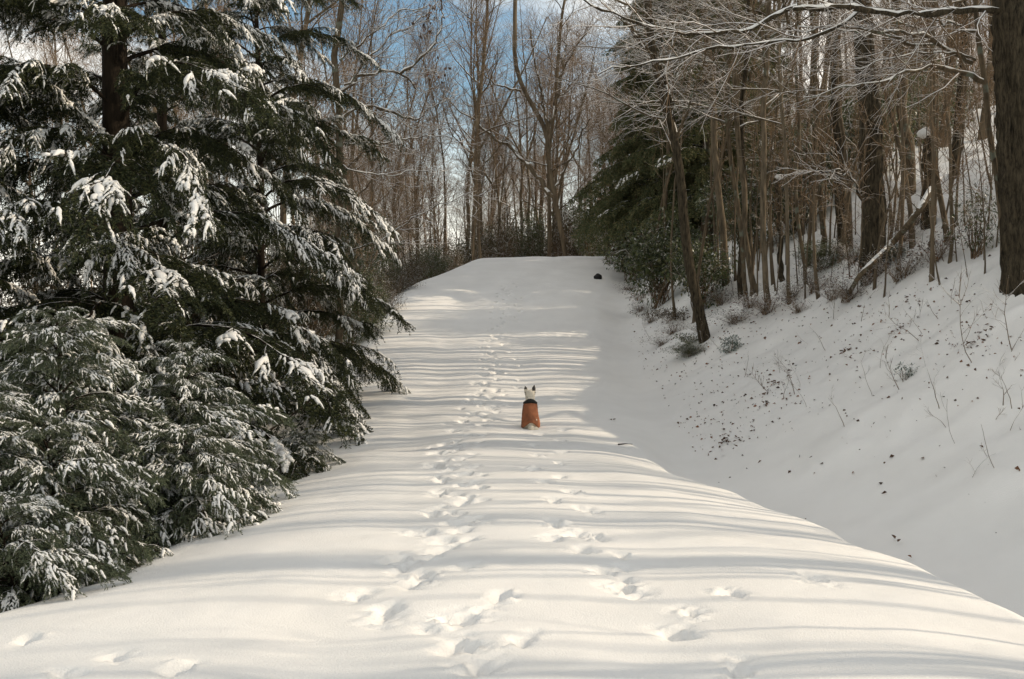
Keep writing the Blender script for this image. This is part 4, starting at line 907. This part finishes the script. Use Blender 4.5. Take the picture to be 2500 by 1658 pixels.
for sx, tip in ((-1, (-.076, .150, .640)), (1, (.066, .146, .656))):   # pricked ears
    base = Vector((.046*sx, .150, .545)); tp = Vector(tip)
    rr = [bm.verts.new(base+Vector((.038*math.cos(a)*1.0, .022*math.sin(a), -.012+(.006*math.cos(a)*-sx)))) for a in np.linspace(0, 2*math.pi, 10, endpoint=False)]
    mid = [bm.verts.new((v.co-base)*.72+base.lerp(tp, .55)) for v in rr]
    tv = bm.verts.new(tp)
    for k in range(10):
        bm.faces.new((rr[k], rr[(k+1) % 10], mid[(k+1) % 10], mid[k])); bm.faces.new((mid[k], mid[(k+1) % 10], tv))
    bm.faces.new(list(reversed(rr)))
me = bpy.data.meshes.new('dog_tmp'); bm.to_mesh(me); bm.free()
tmp = bpy.data.objects.new('dog_tmp', me); COL.objects.link(tmp)
rm = tmp.modifiers.new('r', 'REMESH'); rm.mode = 'VOXEL'; rm.voxel_size = .007; rm.use_smooth_shade = True
sm = tmp.modifiers.new('s', 'SMOOTH'); sm.factor = .5; sm.iterations = 2
dgp = bpy.context.evaluated_depsgraph_get(); body = bpy.data.meshes.new_from_object(tmp.evaluated_get(dgp)); bpy.data.objects.remove(tmp)
body.name = 'body'; body.materials.clear(); body.materials.append(M['fur_white']); body.materials.append(M['fur_grey'])
co = np.empty(len(body.vertices)*3); body.vertices.foreach_get('co', co); co = co.reshape(-1, 3)
for p_ in body.polygons:
    c = co[list(p_.vertices)].mean(0); p_.use_smooth = True
    g = (c[2] > .596) or (c[0] > .030 and c[2] > .556 and c[1] < .17+c[0]) or (abs(c[0]) > .060 and .475 < c[2] < .545 and c[1] > .13) or (c[2] > .575 and c[0] < -.045) or (c[1] > .30)
    p_.material_index = 1 if g else 0
link('body', body, dog)
# coat: wraps the back and sides, hem arched over the rump
sides = 40; rows = []
a = np.linspace(0, 2*math.pi, sides, endpoint=False); back = np.clip(-np.sin(a), 0, 1)
for k, (f, cy_, ax, ay) in enumerate([(0, .0, .138, .172), (.1, .0, .141, .172), (.25, .012, .135, .162), (.45, .035, .124, .142), (.65, .062, .116, .128), (.82, .085, .110, .116), (.95, .100, .098, .100), (1.0, .106, .085, .086)]):
    hem = .035+.085*back**5; top = .395+.0*a
    z = hem+(top-hem)*f
    wr = .005*np.sin(a*5+k*1.3)+.003*np.sin(a*11-k*2)
    rows.append(np.stack([(ax+wr)*np.cos(a), cy_+(ay+wr)*np.sin(a), z], -1))
mb = MB(); i = np.arange(len(rows)-1)[:, None]*sides; j = np.arange(sides)[None]; j2 = (j+1) % sides
mb.add(np.vstack(rows), np.stack([i+j, i+j2, i+sides+j2, i+sides+j], -1).reshape(-1, 4)); coat = mb.obj('coat', M['cloth'], dog)
so = coat.modifiers.new('thick', 'SOLIDIFY'); so.thickness = .006; so.offset = -1
ss = coat.modifiers.new('sub', 'SUBSURF'); ss.levels = 1; ss.render_levels = 1
# fleece collar, highest at the nape
rows = []
for f, e, h in ((0, .0, .0), (.3, .014, .010), (.6, .012, .022), (1, .0, .032), (1.15, -.012, .026)):
    rows.append(np.stack([(.101-.022*f+e)*np.cos(a), .105+.01*f+(.100-.020*f+e)*np.sin(a), .375+h*1.25+.035*back**1.4*(.4+.6*f)-.008*np.abs(np.cos(a))], -1))
mb = MB(); mb.add(np.vstack(rows), np.stack([np.arange(4)[:, None]*sides+j, np.arange(4)[:, None]*sides+j2, np.arange(4)[:, None]*sides+sides+j2, np.arange(4)[:, None]*sides+sides+j], -1).reshape(-1, 4))
c_ = mb.obj('collar', M['collar'], dog); so = c_.modifiers.new('thick', 'SOLIDIFY'); so.thickness = .008
dog.rotation_euler = (0, 0, 0.03); dog.scale = (1.0, 1.0, 1.0)
print('dog at', DP, 'objects', len(bpy.data.objects), 'tris', sum(len(m.loops)-2*len(m.polygons) for m in bpy.data.meshes))
